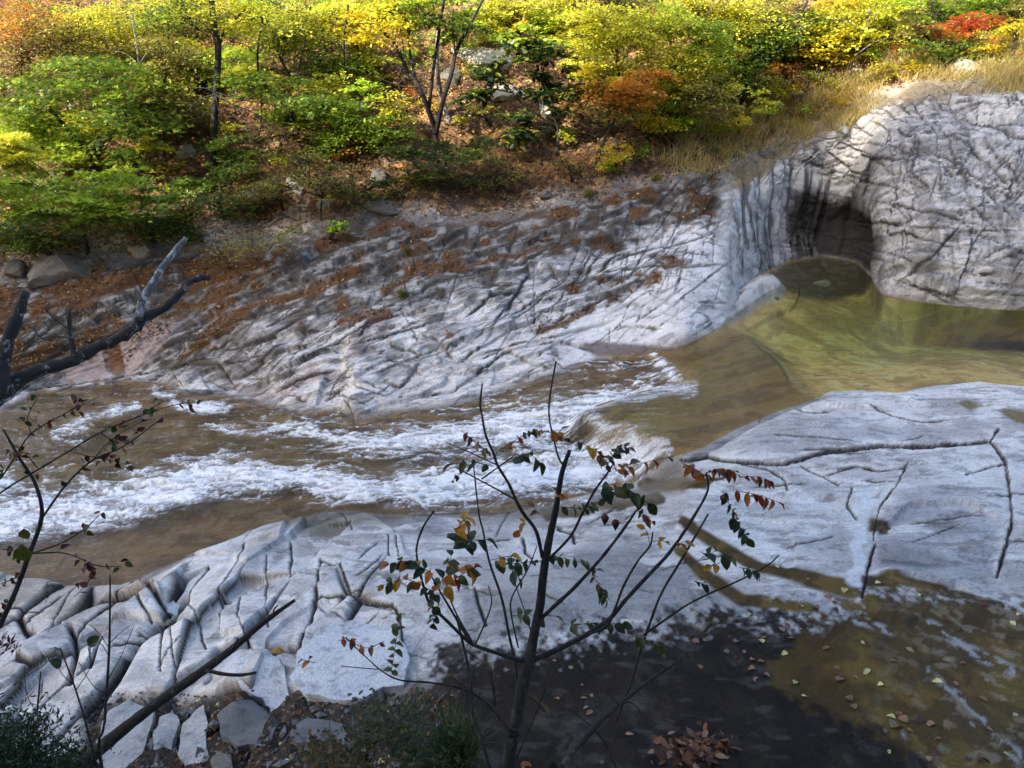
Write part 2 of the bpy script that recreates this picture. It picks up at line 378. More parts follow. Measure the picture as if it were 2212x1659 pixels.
# ------------------------------------------------------------------ terrain: feature lines traced in the photograph, each with its height or distance
def row(mode, pts):
    a = np.array(pts, float); return mode, a
ROWS = [
 row('z', [(-600,2300,1.5),(0,2300,1.9),(500,2300,2.2),(1106,2300,2.4),(1700,2300,2.3),(2212,2300,2.2),(2800,2300,2.1)]),
 row('z', [(-600,1690,-.7),(0,1690,-.3),(400,1690,0),(800,1690,.45),(1100,1690,.8),(1500,1690,1.0),(2212,1690,.95),(2800,1690,.95)]),
 row('z', [(-600,1450,-1.7),(0,1420,-1.3),(300,1400,-.95),(600,1340,-.6),(900,1290,-.2),(1200,1260,.08),(1500,1200,.22),(1800,1150,.3),(2212,1100,.42),(2800,1060,.5)]),
 row('z', [(-600,1180,-2.1),(-200,1210,-1.85),(0,1240,-1.7),(130,1268,-1.6),(270,1262,-1.5),(360,1222,-1.4),(570,1140,-1.2),(700,1098,-1.1),(870,1112,-1.0),(1100,1108,-.9),(1350,1052,-.75),(1440,1012,-.55),(1480,988,-.3),(1640,902,-.05),(1700,872,0),(1800,850,0),(1950,846,0),(2080,825,0),(2212,835,0),(2800,850,0)]),
 row('z', [(-600,1080,-2.6),(0,1050,-2.0),(300,1020,-1.8),(600,1010,-1.55),(900,990,-1.35),(1200,950,-1.1),(1400,900,-.85),(1550,850,-.5),(1700,780,-.45),(1800,745,-.6),(1950,745,-1.05),(2212,755,-1.6),(2800,770,-1.4)]),
 row('z', [(-600,980,-2.1),(-200,920,-1.7),(0,894,-1.5),(83,852,-1.42),(277,822,-1.3),(350,832,-1.26),(400,852,-1.24),(483,854,-1.2),(533,868,-1.16),(633,895,-1.08),(737,890,-1.02),(767,918,-1.0),(854,894,-.95),(970,880,-.88),(1070,854,-.8),(1204,812,-.58),(1287,779,-.42),(1400,768,-.26),(1440,758,-.12),(1480,742,0),(1560,702,0),(1610,640,0),(1645,592,0),(1700,564,0),(1780,553,0),(1850,566,0),(1882,600,0),(1902,638,0),(2000,655,0),(2100,666,0),(2212,673,0),(2800,720,0)]),
 row('y', [(-600,790,16.5),(0,737,16.3),(400,690,17),(700,678,15.9),(1000,640,16.2),(1300,560,17.4),(1500,480,18.4),(1580,430,19.5),(1640,395,20.9),(1700,350,21.9),(1780,305,22.3),(1850,285,21.9),(1902,260,20.9),(2000,235,20.4),(2212,215,20.2),(2800,200,20)]),
 row('y', [(-600,640,18.4),(0,600,18.5),(400,555,19.2),(700,500,19),(1000,470,19.3),(1300,425,19.6),(1500,385,20.2),(1580,355,21.2),(1640,335,22.2),(1700,300,23),(1780,262,23.3),(1850,235,23),(1902,205,22.4),(2000,175,22),(2212,160,21.8),(2800,150,21.6)]),
 row('y', [(-600,380,23),(0,330,23.2),(400,320,23),(700,310,22.6),(1000,300,22.4),(1300,265,22.6),(1500,225,23.2),(1700,170,24.6),(1900,115,24.6),(2212,85,24.4),(2800,70,24.4)]),
 row('y', [(-600,10,29.6),(0,0,29.6),(400,0,29.2),(1000,0,28),(1500,0,27.4),(1900,0,27),(2212,-10,27),(2800,-10,27)]),
 row('y', [(-600,-480,44),(0,-480,44),(1000,-500,43),(1900,-520,42),(2800,-520,42)]),
]
U = np.concatenate([np.arange(-600, -30, 9.0), np.arange(-30, 2242, 2.4), np.arange(2246, 2800, 9.0)])
def interp_row(r, u):
    mode, a = r; out = []
    for c in (1, 2):
        fine = np.interp(np.arange(-700, 2901, 4.0), a[:, 0], a[:, c])
        kx = np.exp(-np.linspace(-2, 2, 9)**2); kx /= kx.sum()
        fine = np.convolve(np.pad(fine, 4, 'edge'), kx, 'valid')
        out.append(np.interp(u, np.arange(-700, 2901, 4.0), fine))
    return at_z(u, out[0], out[1]) if mode == 'z' else at_y(u, out[0], out[1])
KN = np.stack([interp_row(r, U) for r in ROWS], 1)            # (cols, rows, 3)
SEG = [70, 160, 130, 95, 90, 125, 60, 70, 120, 45]            # samples between neighbouring lines
T = np.concatenate([i + np.arange(n)/n for i, n in enumerate(SEG)] + [[float(len(SEG))]])
def loft(K, T):
    """monotone cubic through the feature lines of each column"""
    C, R, _ = K.shape
    h = np.linalg.norm(np.diff(K, axis=1), axis=2) + 1e-6     # chord lengths
    d = np.diff(K, axis=1)/h[..., None]
    m = np.zeros_like(K)
    w1 = (2*h[:, 1:] + h[:, :-1])[..., None]; w2 = (h[:, 1:] + 2*h[:, :-1])[..., None]
    same = d[:, :-1]*d[:, 1:] > 0
    m[:, 1:-1] = np.where(same, (w1+w2)/(w1/np.where(same, d[:, :-1], 1) + w2/np.where(same, d[:, 1:], 1)), 0)
    m[:, 0] = d[:, 0]; m[:, -1] = d[:, -1]
    i = np.minimum(T.astype(int), R-2); t = (T - i)[None, :, None]
    H = h[:, i][..., None]
    return ((2*t**3-3*t**2+1)*K[:, i] + (t**3-2*t**2+t)*H*m[:, i] + (-2*t**3+3*t**2)*K[:, i+1] + (t**3-t**2)*H*m[:, i+1])
G = loft(KN, T)                                               # (cols, rows, 3)
NC, NR = G.shape[:2]
TT = np.broadcast_to(T[None], (NC, NR)).astype(np.float32)
def normals(G):
    n = np.cross(np.gradient(G, axis=0), np.gradient(G, axis=1))
    n /= np.linalg.norm(n, axis=2)[..., None] + 1e-9
    return n
N0 = normals(G)
if N0[NC//2, NR//2, 2] < 0: N0 = -N0
u, v, dep = [a.astype(np.float32) for a in project(G)]
X = G[..., 0].astype(np.float32); Q = (G[..., 1]*0.85 + G[..., 2]*0.9).astype(np.float32); Z0 = G[..., 2].astype(np.float32)

# the traced regions
TONGUE = [(1455,768),(1575,712),(1760,852),(1640,908),(1480,988),(1432,1006),(1292,952),(1268,930),(1380,888),(1500,852),(1488,808)]
tongue = ss(-36, 24, sdpoly(u, v, TONGUE))*((TT > 2.9) & (TT < 5.1))
ZT = -0.02 - np.clip((1600-u)/310, -0.1, 1.2)*0.20
# region weights
TN = TT + .07*(fbm(X*1.6, Q*1.6, 19, 4)-.5)*np.exp(-((TT-3)/.25)**2) + .02*(fbm(X*3, Q*3, 20, 3)-.5)*np.exp(-((TT-5)/.2)**2)
w_hill = ss(6.9, 7.25, TT + 0.35*(fbm(X*.6, Q*.6, 3, 3)-.5))
w_bed = ss(2.985, 3.015, TN)*(1-ss(4.985, 5.008, TN))
w_near = 1-ss(2.985, 3.015, TN)
w_cliff = ss(4.985, 5.008, TN)*ss(1540, 1600, u)*(1-w_hill)
w_far = ss(4.985, 5.008, TN)*(1-ss(1540, 1600, u))*(1-w_hill)

wx = fbm(X*.9, Q*.9, 11, 3)-.5; wy = fbm(X*.9+5, Q*.9+9, 12, 3)-.5
def fracture(al, sa, sb, seed, warp=0.25):
    a = (X*math.cos(al) + Q*math.sin(al) + warp*wx)/sa; b = (-X*math.sin(al) + Q*math.cos(al) + warp*wy)/sb
    return vor(a, b, seed)
def brick(al, la, lb, seed, warp=0.3, skew=0.5):
    """long beds cut by oblique cross joints: edge distance, three randoms of the block, offset from its centre"""
    a = X*math.cos(al) + Q*math.sin(al) + warp*wy; b = -X*math.sin(al) + Q*math.cos(al) + warp*wx*1.3 + .12*(fbm(X*3, Q*3, seed+3, 2)-.5)
    bb = b/lb; ib = np.floor(bb); h0 = _h(ib.astype(np.int32), ib.astype(np.int32)*0+3, seed)
    aa = a/(la*(.55+.9*h0)) + h0*13 + skew*(bb-ib)*(h0*2-.7); ia = np.floor(aa)
    ii = ia.astype(np.int32); jj = ib.astype(np.int32)
    fa = (aa-ia).astype(np.float32); f_b = (bb-ib).astype(np.float32)
    e = np.minimum(np.minimum(f_b, 1-f_b), np.minimum(fa, 1-fa)*la/lb)
    return e, _h(ii, jj, seed+5), _h(ii, jj, seed+6), _h(ii, jj, seed+7), fa-.5, f_b-.5
disp = np.zeros((NC, NR), np.float32)
big = fbm(X*.55, Q*.55, 21, 4)-.5
mid = fbm(X*2.2, Q*2.2, 22, 4)-.5
# joints and ledges: lines traced in the photograph plus random ones of the same families
cu = u + 7*(fbm(X*12, Q*12, 61, 4, .7)-.5); cv = v + 6*(fbm(X*12+9, Q*12+3, 62, 4, .7)-.5)
LR = np.random.default_rng(5)
def joint_lines(lines):
    dk = np.zeros((NC, NR), np.float32); st = np.zeros((NC, NR), np.float32)
    for pts, w, h, lam in lines:
        p = np.asarray(pts, float); pad = max(4*w, 2.6*lam*(h != 0))
        c0, c1 = np.searchsorted(U, (p[:, 0].min()-pad, p[:, 0].max()+pad))
        if c1-c0 < 2: continue
        a, b = cu[c0:c1], cv[c0:c1]; m = (b > p[:, 1].min()-pad) & (b < p[:, 1].max()+pad)
        x, y = a[m].astype(float), b[m].astype(float)
        if x.size == 0: continue
        best = np.full(x.shape, 1e9); sg = np.zeros(x.shape); al = np.zeros(x.shape)
        L = np.concatenate([[0], np.cumsum(np.linalg.norm(np.diff(p, axis=0), axis=1))]); L /= L[-1]
        for i in range(len(p)-1):
            ex, ey = p[i+1]-p[i]; q = ex*ex+ey*ey+1e-9; t = np.clip(((x-p[i, 0])*ex + (y-p[i, 1])*ey)/q, 0, 1)
            dx, dy = x-p[i, 0]-t*ex, y-p[i, 1]-t*ey; d = np.sqrt(dx*dx+dy*dy); n = d < best
            nx, ny = ey, -ex
            if ny > 0: nx, ny = -nx, -ny
            best = np.where(n, d, best); sg = np.where(n, np.sign(dx*nx+dy*ny), sg); al = np.where(n, lerp(L[i], L[i+1], t), al)
        tp_ = np.clip(np.minimum(al, 1-al)*5, 0, 1)**.7
        k_ = np.exp(-(best/(w*(.55+.45*tp_)))**2)*tp_
        sub = dk[c0:c1]; sub[m] = np.maximum(sub[m], k_)
        if h:
            sd_ = best*sg; sub = st[c0:c1]; sub[m] += (h*np.exp(-np.maximum(sd_, 0)/lam)*ss(-1.2, 1.2, sd_)*tp_).astype(np.float32)
    return dk, st
def rand_lines(wm, n, ang, spread, ln, wd, hh, lam):
    """n bent lines started inside the weight map wm; ang in degrees, positive = rising to the right in the picture"""
    pr = (wm*((u > -40) & (u < 2250))).ravel().astype(float); pr /= pr.sum(); out = []
    for i in LR.choice(pr.size, n, p=pr):
        a = math.radians(LR.normal(ang, spread)); l = LR.uniform(*ln); k = max(3, int(l/35)); p = np.array([u.ravel()[i], v.ravel()[i]], float); pts = [p]
        for j in range(k):
            a += LR.normal(0, .045); p = p + np.array([math.cos(a), -math.sin(a)])*l/k; pts.append(p)
        out.append((np.array(pts), LR.uniform(*wd), LR.uniform(*hh) if hh else 0, LR.uniform(*lam) if lam else 1))
    return out
TRF = [[(872,668),(930,629),(1032,598),(1095,566)],[(1161,715),(1224,684),(1286,656),(1376,613),(1439,594)],[(1048,738),(1087,684),(1142,598),(1130,520)],[(985,789),(1048,750),(1126,699)],[(903,715),(954,754),(989,789)],[(833,738),(891,766),(919,789)],[(825,828),(864,840),(915,789)],[(872,860),(977,844),(1032,809),(1087,766),(1165,750)],[(1126,508),(1224,504),(1290,492),(1439,480)],[(1040,574),(1126,574),(1177,543),(1243,527),(1345,519),(1439,508)],[(1321,715),(1353,707),(1435,715)],[(1454,649),(1466,609),(1478,559)],[(1501,656),(1599,656)],[(774,735),(798,707),(872,688)],
 [(280,811),(353,757),(430,737),(520,691),(633,661),(700,637)],[(453,767),(533,757),(600,734),(627,714),(683,681)],[(500,827),(547,801),(593,761),(633,734)],[(393,787),(480,794),(513,847)],[(580,851),(633,821),(693,804),(737,794)],[(20,781),(100,724),(173,651)],[(140,790),(215,750),(300,700)],[(300,800),(340,750),(420,680)],[(735,845),(758,880),(765,915)],[(1090,760),(1150,790),(1200,800)],[(1165,750),(1230,742),(1290,760)],[(1000,690),(1060,650),(1120,640)],[(1280,600),(1330,560),(1420,545)],[(880,560),(960,540),(1060,500)],[(760,600),(850,560),(930,545)]]
TRC = [[(1888,433),(2024,467),(2141,493)],[(1774,317),(1841,367),(1880,380)],[(2041,277),(2061,367),(2141,427),(2212,500)],[(1905,520),(1960,505),(2060,540)],[(1930,620),(2010,560),(2080,480)],[(2060,640),(2090,560),(2100,480)],[(1800,300),(1900,345),(1990,360)],[(1990,300),(1975,380),(2020,420)],[(2110,300),(2180,380),(2212,420)],[(1880,260),(1960,300),(2040,290)],[(2080,260),(2140,275),(2212,270)]]
wfl = ss(5.0, 5.1, TT)*(1-ss(6.6, 7.0, TT))*(1-ss(1530, 1590, u)); wcl = ss(5.0, 5.1, TT)*(1-ss(6.7, 7.0, TT))*ss(1600, 1660, u)
LN = [(p, 2.4, .12, 60) for p in TRF]
LN += rand_lines(wfl, 26, 24, 7, (140, 420), (1.4, 2.2), (.04, .10), (30, 80)) + rand_lines(wfl, 70, 27, 9, (40, 200), (.9, 1.6), (.01, .045), (14, 40)) + rand_lines(wfl, 40, 60, 10, (50, 170), (.9, 1.7), (.01, .05), (20, 50)) + rand_lines(wfl, 90, -30, 12, (20, 100), (.8, 1.5), (.0, .03), (10, 30)) + rand_lines(wfl, 160, 22, 28, (12, 70), (.7, 1.2), None, None) + rand_lines(wfl*(u > 1150), 40, 75, 10, (30, 120), (.8, 1.3), None, None)
dk_far, st_far = joint_lines(LN)
LN = [(p, 2.2, .14, 60) for p in TRC]
LN += rand_lines(wcl, 26, -24, 9, (90, 320), (1.3, 2.2), (.04, .11), (24, 70)) + rand_lines(wcl, 90, -14, 13, (25, 110), (.9, 1.6), (.015, .055), (10, 34)) + rand_lines(wcl, 36, 78, 7, (60, 220), (.8, 1.6), (.0, .03), (16, 40)) + rand_lines(wcl, 40, 40, 10, (30, 130), (.9, 1.6), (.01, .05), (14, 40)) + rand_lines(wcl, 190, -8, 30, (10, 50), (.7, 1.3), None, None)
dk_cl, st_cl = joint_lines(LN)
wnl = (1-ss(2.6, 2.9, TT))*(TT > 1.0)
dk_nr, st_nr = joint_lines(rand_lines(wnl*(u > 1350)*(v < 1260), 18, 4, 8, (50, 240), (1.0, 1.8), (.004, .02), (14, 50)) + rand_lines(wnl*(u < 700), 12, 70, 14, (30, 130), (.9, 1.7), (.01, .035), (10, 30)) + rand_lines(wnl*(u < 760), 12, 25, 14, (40, 150), (1.0, 2.0), (.01, .05), (14, 40)) + rand_lines(wnl*(u > 600)*(u < 1400), 30, 10, 30, (25, 110), (.9, 1.6), (.0, .02), (10, 30)))
# far bank: bedding that runs up to the right, broken into shards
e1, r1, r2, r3, ox, oy = brick(math.radians(28), 1.9, .55, 31, .55)
e2, q1, q2, q3, px, py = brick(math.radians(40), .7, .2, 32, .35, .9)
e3, s1, s2, s3, tx, ty = fracture(math.radians(26), 2.1, .85, 33, .25)
polish = np.maximum(ss(-60, 40, sdpoly(u, v, [(1230,770),(1330,640),(1420,560),(1560,470),(1620,600),(1560,700),(1440,760)])), 0)
polish = np.maximum(polish, .7*ss(-20, 20, sdpoly(u, v, [(140,830),(140,790),(290,705),(440,590),(470,640),(300,800),(270,820)])))
rough = 1-.72*polish
fb = (r1-.5)*.13 + ox*(r2-.5)*.14 - oy*(r3+.1)*.17 + (q1-.5)*.025 - py*(q3+.1)*.03 + (s1-.5)*.16 + (tx*(s2-.5)+ty*(s3-.5))*.34
crack_far = np.maximum(np.exp(-(e1/.055)**2)*(.1+1.1*r3), .8*np.exp(-(e2/.085)**2)*(q3 > .45)*(.2+q2)); crack_far = np.maximum(crack_far, .8*np.exp(-(e3/.04)**2)*(s3 > .45))
disp += w_far*(rough*fb*.75 + .5*st_far*(.5+.5*rough) + big*.24 + mid*.03 - dk_far*.05)
# cliff: vertical flutes beside the alcove, slabby overlapping plates to the right
flute = ss(-25, 10, sdpoly(u, v, [(1560,450),(1600,390),(1700,340),(1760,380),(1860,440),(1915,520),(1890,610),(1720,600),(1600,610),(1575,560)]))
fl = np.abs(vn(X*4.2, Q*.35, 41)-.5)*2 + .5*np.abs(vn(X*10.5, Q*.6, 42)-.5)*2
c1, d1, d2, d3, cx_, cy_ = fracture(math.radians(-30), 1.5, .45, 43, .9)
c2, g1, g2, g3, hx, hy = fracture(math.radians(-12), .55, .17, 44, .7)
c3, k1, k2, k3, _, _ = fracture(math.radians(62), 1.5, .5, 45, .4)
cb = (d1-.5)*.24 + (cx_*(d2-.5) + cy_*(d3+.2))*.34 + (g1-.5)*.11 + (hx*(g2-.5)+hy*(g3+.2))*.13 + (k1-.5)*.12
crack_cl = np.maximum(np.exp(-(c1/.055)**2)*(.1+d3), .7*np.exp(-(c2/.085)**2)*(g3 > .5))*(1-.8*flute)
disp += w_cliff*((1-flute)*(cb*.62 + .55*st_cl) + flute*(fl-.5)*.22 + big*.32 + mid*.07 - dk_cl*.05)
# the alcove worn into the cliff foot
alc = ss(-30, 60, sdpoly(u + 34*(fbm(X*5, Q*.8, 46, 3)-.5), v + 40*(fbm(X*3, Q*3, 47, 4)-.5), [(1704,575),(1706,500),(1730,462),(1775,440),(1830,442),(1872,470),(1902,520),(1896,560),(1884,610),(1850,575),(1780,562)]))*w_cliff
disp -= alc*(.04 + .32*ss(580, 470, v))
# near rock: broad rounded slabs, widely jointed
n1, a1, a2, a3, nx_, ny_ = fracture(math.radians(8), 2.1, 1.0, 51, .6)
n2, b1, b2, b3, mx_, my_ = fracture(math.radians(62), 1.15, .6, 52, .2)
left = 1-ss(620, 1000, u)
disp += w_near*(big*.22*(.5+left) + mid*.05 + (a1-.5)*.10*(.4+left) + left*((b1-.5)*.16 + (mx_*(b2-.5)+my_*(b3-.5))*.42))
CRACKS = [  # traced joints of the near rock: points and half width in pixels
 ([(1470,1000),(1530,988),(1580,1000),(1700,1006),(1790,980),(1900,966),(2060,962),(2140,955),(2156,928)], 3.2),
 ([(2140,955),(2172,1000),(2180,1050),(2186,1130),(2155,1240)], 3.0),
 ([(2172,1000),(2120,1015),(2085,1028)], 2.2), ([(1640,905),(1648,880),(1638,868)], 4),
 ([(1810,1020),(1850,1010),(1900,1020),(1960,1012)], 1.8), ([(1730,1010),(1770,1030),(1810,1052)], 2), ([(1600,1005),(1660,1015),(1695,1040),(1700,1062)], 2.4),
 ([(1840,1060),(1830,1090),(1850,1120)], 1.8), ([(1880,880),(1930,900),(1990,912),(2050,905)], 2.2), ([(1700,880),(1740,892),(1790,893)], 2),
 ([(1890,1180),(1875,1230),(1862,1300)], 3.0), ([(1960,1000),(1935,1060),(1900,1100),(1885,1170)], 1.6),
 ([(693,1209),(690,1250),(687,1306),(660,1366),(650,1406),(600,1420)], 4), ([(627,1166),(632,1210),(630,1253)], 2.4),
 ([(580,1213),(576,1280),(577,1346)], 1.8), ([(530,1179),(505,1240),(477,1293),(474,1353)], 1.8), ([(517,1279),(515,1333),(532,1376)], 1.8),
 ([(477,1293),(517,1290)], 1.5), ([(450,1223),(425,1255),(400,1293),(357,1323)], 2.4),
 ([(400,1295),(372,1330),(330,1360),(298,1390),(253,1456),(187,1529)], 9), ([(313,1256),(335,1285),(357,1320)], 6), ([(296,1290),(318,1330),(326,1342)], 4),
 ([(150,1352),(160,1372),(157,1410),(150,1470)], 5), ([(193,1390),(198,1450)], 2), ([(160,1375),(215,1320),(300,1250)], 3),
 ([(345,1450),(352,1400),(362,1340)], 2.4), ([(400,1300),(425,1330),(432,1370),(445,1400)], 2.2), ([(372,1370),(378,1440)], 2),
 ([(693,1209),(735,1225),(760,1290),(845,1300),(862,1330),(870,1400)], 3.6), ([(760,1290),(700,1300),(680,1312)], 2.4),
 ([(1025,1270),(1035,1310),(1050,1350)], 3.6), ([(1128,1160),(1135,1190),(1150,1200)], 3), ([(1206,1140),(1235,1150),(1240,1168)], 4),
 ([(838,1150),(840,1200)], 1.6), ([(855,1150),(860,1200)], 1.4), ([(1474,1340),(1520,1352),(1545,1340)], 4), ([(1545,1340),(1640,1335),(1740,1330)], 2),
 ([(440,1450),(470,1400),(560,1400),(640,1410)], 5), ([(200,1530),(260,1500),(420,1490),(560,1505),(640,1490)], 8), ([(700,1095),(740,1105),(760,1140)], 1.6),
 ([(1000,1395),(1060,1440),(1070,1520)], 2.4), ([(1110,1480),(1150,1500),(1180,1530)], 3),
]
crack_near = np.zeros_like(disp); cwm = .55 + .9*vn(X*4, Q*4, 64)
for pts, w in CRACKS:
    crack_near = np.maximum(crack_near, np.exp(-(pldist(cu, cv, pts, max(w*.78, 1.5))/cwm)**2)*min(1.0, .8+w/8))
gapn = left*np.exp(-(n2/.045)**2)*ss(1215, 1290, v)*(b3 > .25)
crack_near = np.maximum(np.maximum(crack_near, gapn*.9), dk_nr*.75)*w_near
_, stp = joint_lines([(CRACKS[0][0], 1, .045, 150), (CRACKS[1][0], 1, .05, 90), ([(1480,1120),(1620,1080),(1760,1070),(1880,1095)], 1, .05, 110), ([(1880,1175),(1960,1100),(2080,1095),(2180,1130)], 1, .07, 90), ([(1880,1245),(1990,1250),(2120,1280)], 1, .06, 80), ([(1640,905),(1760,880),(1900,885),(2050,870),(2212,880)], 1, .05, 80)])
disp += w_near*(st_nr*.35 + stp)
rubble = ss(-25, 25, sdpoly(cu, cv, [(180,1540),(330,1500),(560,1500),(650,1500),(730,1520),(900,1470),(980,1500),(1000,1720),(150,1720)]))*w_near
wide = np.zeros_like(disp)
for pts, w in CRACKS:
    if w >= 5: wide = np.maximum(wide, np.exp(-pldist(u, v, pts, w*1.2)**2))
disp -= w_near*(crack_near*.05 + gapn*.07 + wide*.12) + rubble*.02
disp += rubble*.10*(fbm(X*7, Q*7, 63, 4)-.4)
# stream bed
disp += w_bed*(big*.12 + mid*.05 + (a1-.5)*.04)*(1-.9*tongue)
# hillside: soil with humps
disp += w_hill*((fbm(X*.5, Q*.5, 71, 4)-.5)*.9 + (fbm(X*2.5, Q*2.5, 72, 3)-.5)*.22)
shore = np.exp(-((TT-5)/.10)**2) + np.exp(-((TT-3)/.10)**2)
disp *= 1-.55*np.clip(shore, 0, 1)
disp *= 1-.8*ss(30, 60, T[None]*0 + (TT < .3)*99.0)
def blur(a):
    a = np.pad(a, 1, 'edge'); a = .25*a[:-2] + .5*a[1:-1] + .25*a[2:]
    return .25*a[:, :-2] + .5*a[:, 1:-1] + .25*a[:, 2:]
disp = .45*disp + .55*blur(disp)
G = G + N0*disp[..., None]
# tongue of bedrock between pool and rapids; rounded white knob beside the alcove inlet
G[..., 2] = lerp(G[..., 2], ZT - .11, tongue)
knob = sdpoly(u, v, [(1570,700),(1572,640),(1600,596),(1640,588),(1680,602),(1697,628),(1690,650),(1640,672),(1600,690)])
G[..., 2] = np.where(knob > -30, np.maximum(G[..., 2], -.25 + .50*ss(-10, 34, knob)), G[..., 2])
G = G.astype(np.float32)
fu, fv, fd = project(G)                                       # positions of the finished surface in the frame
fu = fu.astype(np.float32); fv = fv.astype(np.float32)

def ground(pu, pv):
    """the point of the finished terrain seen at picture position (pu, pv)"""
    c = int(np.clip(np.searchsorted(U, pu), 1, NC-1)); best = None
    col = fv[c]; k = np.nonzero((col[:-1] >= pv) & (col[1:] < pv))[0]
    k = int(k[0]) if len(k) else int(np.argmin(np.abs(col-pv)))
    return G[c, k].astype(float)

# ------------------------------------------------------------------ colours of the terrain surface
f1 = fbm(X*1.3, Q*1.3, 81, 4); f2 = fbm(X*4.5, Q*4.5, 82, 4); f3 = fbm(X*16, Q*16, 83, 3); fs = fbm(X*2.2+Q*1.4, (Q*.8-X*.5)*7, 84, 4)
tone = np.zeros((NC, NR, 3), np.float32) + np.array([.50, .505, .51], np.float32)
wet = np.zeros((NC, NR), np.float32)
# far bank
tf = np.zeros_like(tone) + np.array([.66, .635, .61], np.float32)
tf = mixc(tf, (.27, .27, .28), ss(.50, .72, .3*s1+.5*f2+.2*r1)*.8)
tf = mixc(tf, (.46, .355, .31), ss(.52, .66, f1)*.8*(1-ss(900, 1350, u)))
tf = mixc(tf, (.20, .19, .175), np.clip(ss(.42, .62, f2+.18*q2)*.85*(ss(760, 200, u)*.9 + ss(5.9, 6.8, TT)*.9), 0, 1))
tf = mixc(tf, (.68, .655, .63), ss(.62, .8, s1*.5+f2*.5)*.6)
tf = mixc(tf, (.24, .23, .225), ss(.52, .57, .55*fbm(X*1.6+Q*.9, (Q-X*.55)*4.5, 124, 5, .6)+.45*f1)*.7)
tf = mixc(tf, (.08, .075, .07), ss(.60, .67, fbm(X*2.6+Q*1.5, (Q-X*.55)*10, 125, 5, .65))*.6*rough)
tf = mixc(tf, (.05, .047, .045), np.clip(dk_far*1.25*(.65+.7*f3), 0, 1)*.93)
tf = mixc(tf, (.10, .095, .09), ss(.57, .70, fs)*ss(.4, .55, f1)*.65*rough)
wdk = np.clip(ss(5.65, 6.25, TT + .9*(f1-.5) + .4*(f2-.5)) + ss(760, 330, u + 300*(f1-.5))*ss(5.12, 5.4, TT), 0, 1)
tf = mixc(tf, (.085, .073, .058), wdk*(.62+.35*ss(.4, .6, f2)))  # brown-grey bank rock, deepened further up and left as painted shade
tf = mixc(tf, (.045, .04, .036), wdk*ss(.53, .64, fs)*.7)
tf = mixc(tf, (.70, .68, .66), ss(820, 1000, u)*ss(5.75, 5.35, TT)*ss(.42, .52, f2)*.55)
# scattered leaf pockets on the bank
pock = ss(.52, .60, f1*.6 + f2*.4 - .10 + .12*ss(5.7, 6.9, TT) + .07*ss(800, 200, u))*ss(5.25, 5.6, TT)
for pts, w in [([(640,640),(700,620),(760,590)], 12), ([(830,640),(930,600),(1080,560),(1160,545)], 5), ([(480,700),(560,660),(640,640)], 8), ([(190,640),(240,620),(330,600)], 16), ([(740,700),(840,690)], 10), ([(1165,720),(1220,700),(1280,665)], 7), ([(400,770),(470,720),(560,690)], 6), ([(60,790),(130,740)], 8)]:
    pock = np.maximum(pock, ss(1.5, .6, pldist(cu, cv, pts, w)))
pock *= w_far
tf = mixc(tf, (.13, .065, .028), pock*.85)
# brown seepage stains
for pts, w in [([(308,740),(312,775)], 5), ([(240,752),(250,800)], 12), ([(262,750),(268,795)], 9), ([(203,790),(208,825)], 8), ([(152,810),(156,830)], 5)]:
    tf = mixc(tf, (.16, .075, .035), ss(1.3, .7, pldist(cu, cv, pts, w))*.85)
pinkface = ss(-12, 12, sdpoly(cu, cv, [(140,830),(140,790),(290,705),(330,700),(400,690),(330,780),(270,820)]))
tf = mixc(tf, (.40, .315, .285), pinkface*.75*(1-ss(.2, .6, 0*f1 + ss(1.3, .7, pldist(cu, cv, [(240,752),(250,800)], 20)))))
stepface = ss(-4, 5, sdpoly(cu, cv, [(1250,742),(1300,738),(1452,752),(1450,766),(1290,772)]))
tf = mixc(tf, (.13, .105, .10), stepface*.9)
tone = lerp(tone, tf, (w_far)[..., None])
# waterline band, browned and wet
band = np.exp(-((np.maximum(TT-5, 0))/.05)**2)*(TT >= 4.9)*(1-ss(1480, 1560, u))
band = np.maximum(band, ss(-12, 8, sdpoly(cu, cv, [(1040,860),(1120,828),(1210,800),(1290,775),(1430,772),(1440,800),(1330,820),(1200,850),(1060,880)])))
tone = mixc(tone, (.15, .10, .05), band*.85); wet = np.maximum(wet, band*.35)
# cliff
tc = np.zeros_like(tone) + np.array([.50, .485, .465], np.float32)
tc = mixc(tc, (.25, .25, .265), ss(.52, .72, .45*f2+.35*d1+.2*g1)*.75)
tc = mixc(tc, (.68, .65, .62), ss(.6, .8, .5*k1+.5*f2)*.6)
tc = mixc(tc, (.25, .24, .24), ss(.52, .57, .55*fbm(X*1.6-Q*.5, (Q+X*.35)*4.0, 126, 5, .6)+.45*f1)*.65)
tc = mixc(tc, (.07, .065, .065), ss(.60, .67, fbm(X*2.6-Q*.8, (Q+X*.35)*10, 127, 5, .65))*.6)
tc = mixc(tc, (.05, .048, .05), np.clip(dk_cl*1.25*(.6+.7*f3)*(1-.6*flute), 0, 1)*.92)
streak = fbm(X*7.5, Q*.5, 85, 4)
tc = mixc(tc, (.06, .058, .056), flute*ss(.52, .62, streak)*.8)
tc = mixc(tc, (.11, .105, .10), (1-flute)*ss(.60, .70, streak+.1*(f1-.5))*.5)
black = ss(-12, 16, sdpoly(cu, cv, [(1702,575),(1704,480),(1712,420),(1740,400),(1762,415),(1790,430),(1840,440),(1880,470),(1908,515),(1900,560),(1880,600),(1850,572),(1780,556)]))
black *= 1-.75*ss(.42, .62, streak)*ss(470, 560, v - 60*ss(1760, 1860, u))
tc = mixc(tc, (.028, .026, .024), np.clip(black*1.05, 0, 1)*.95)
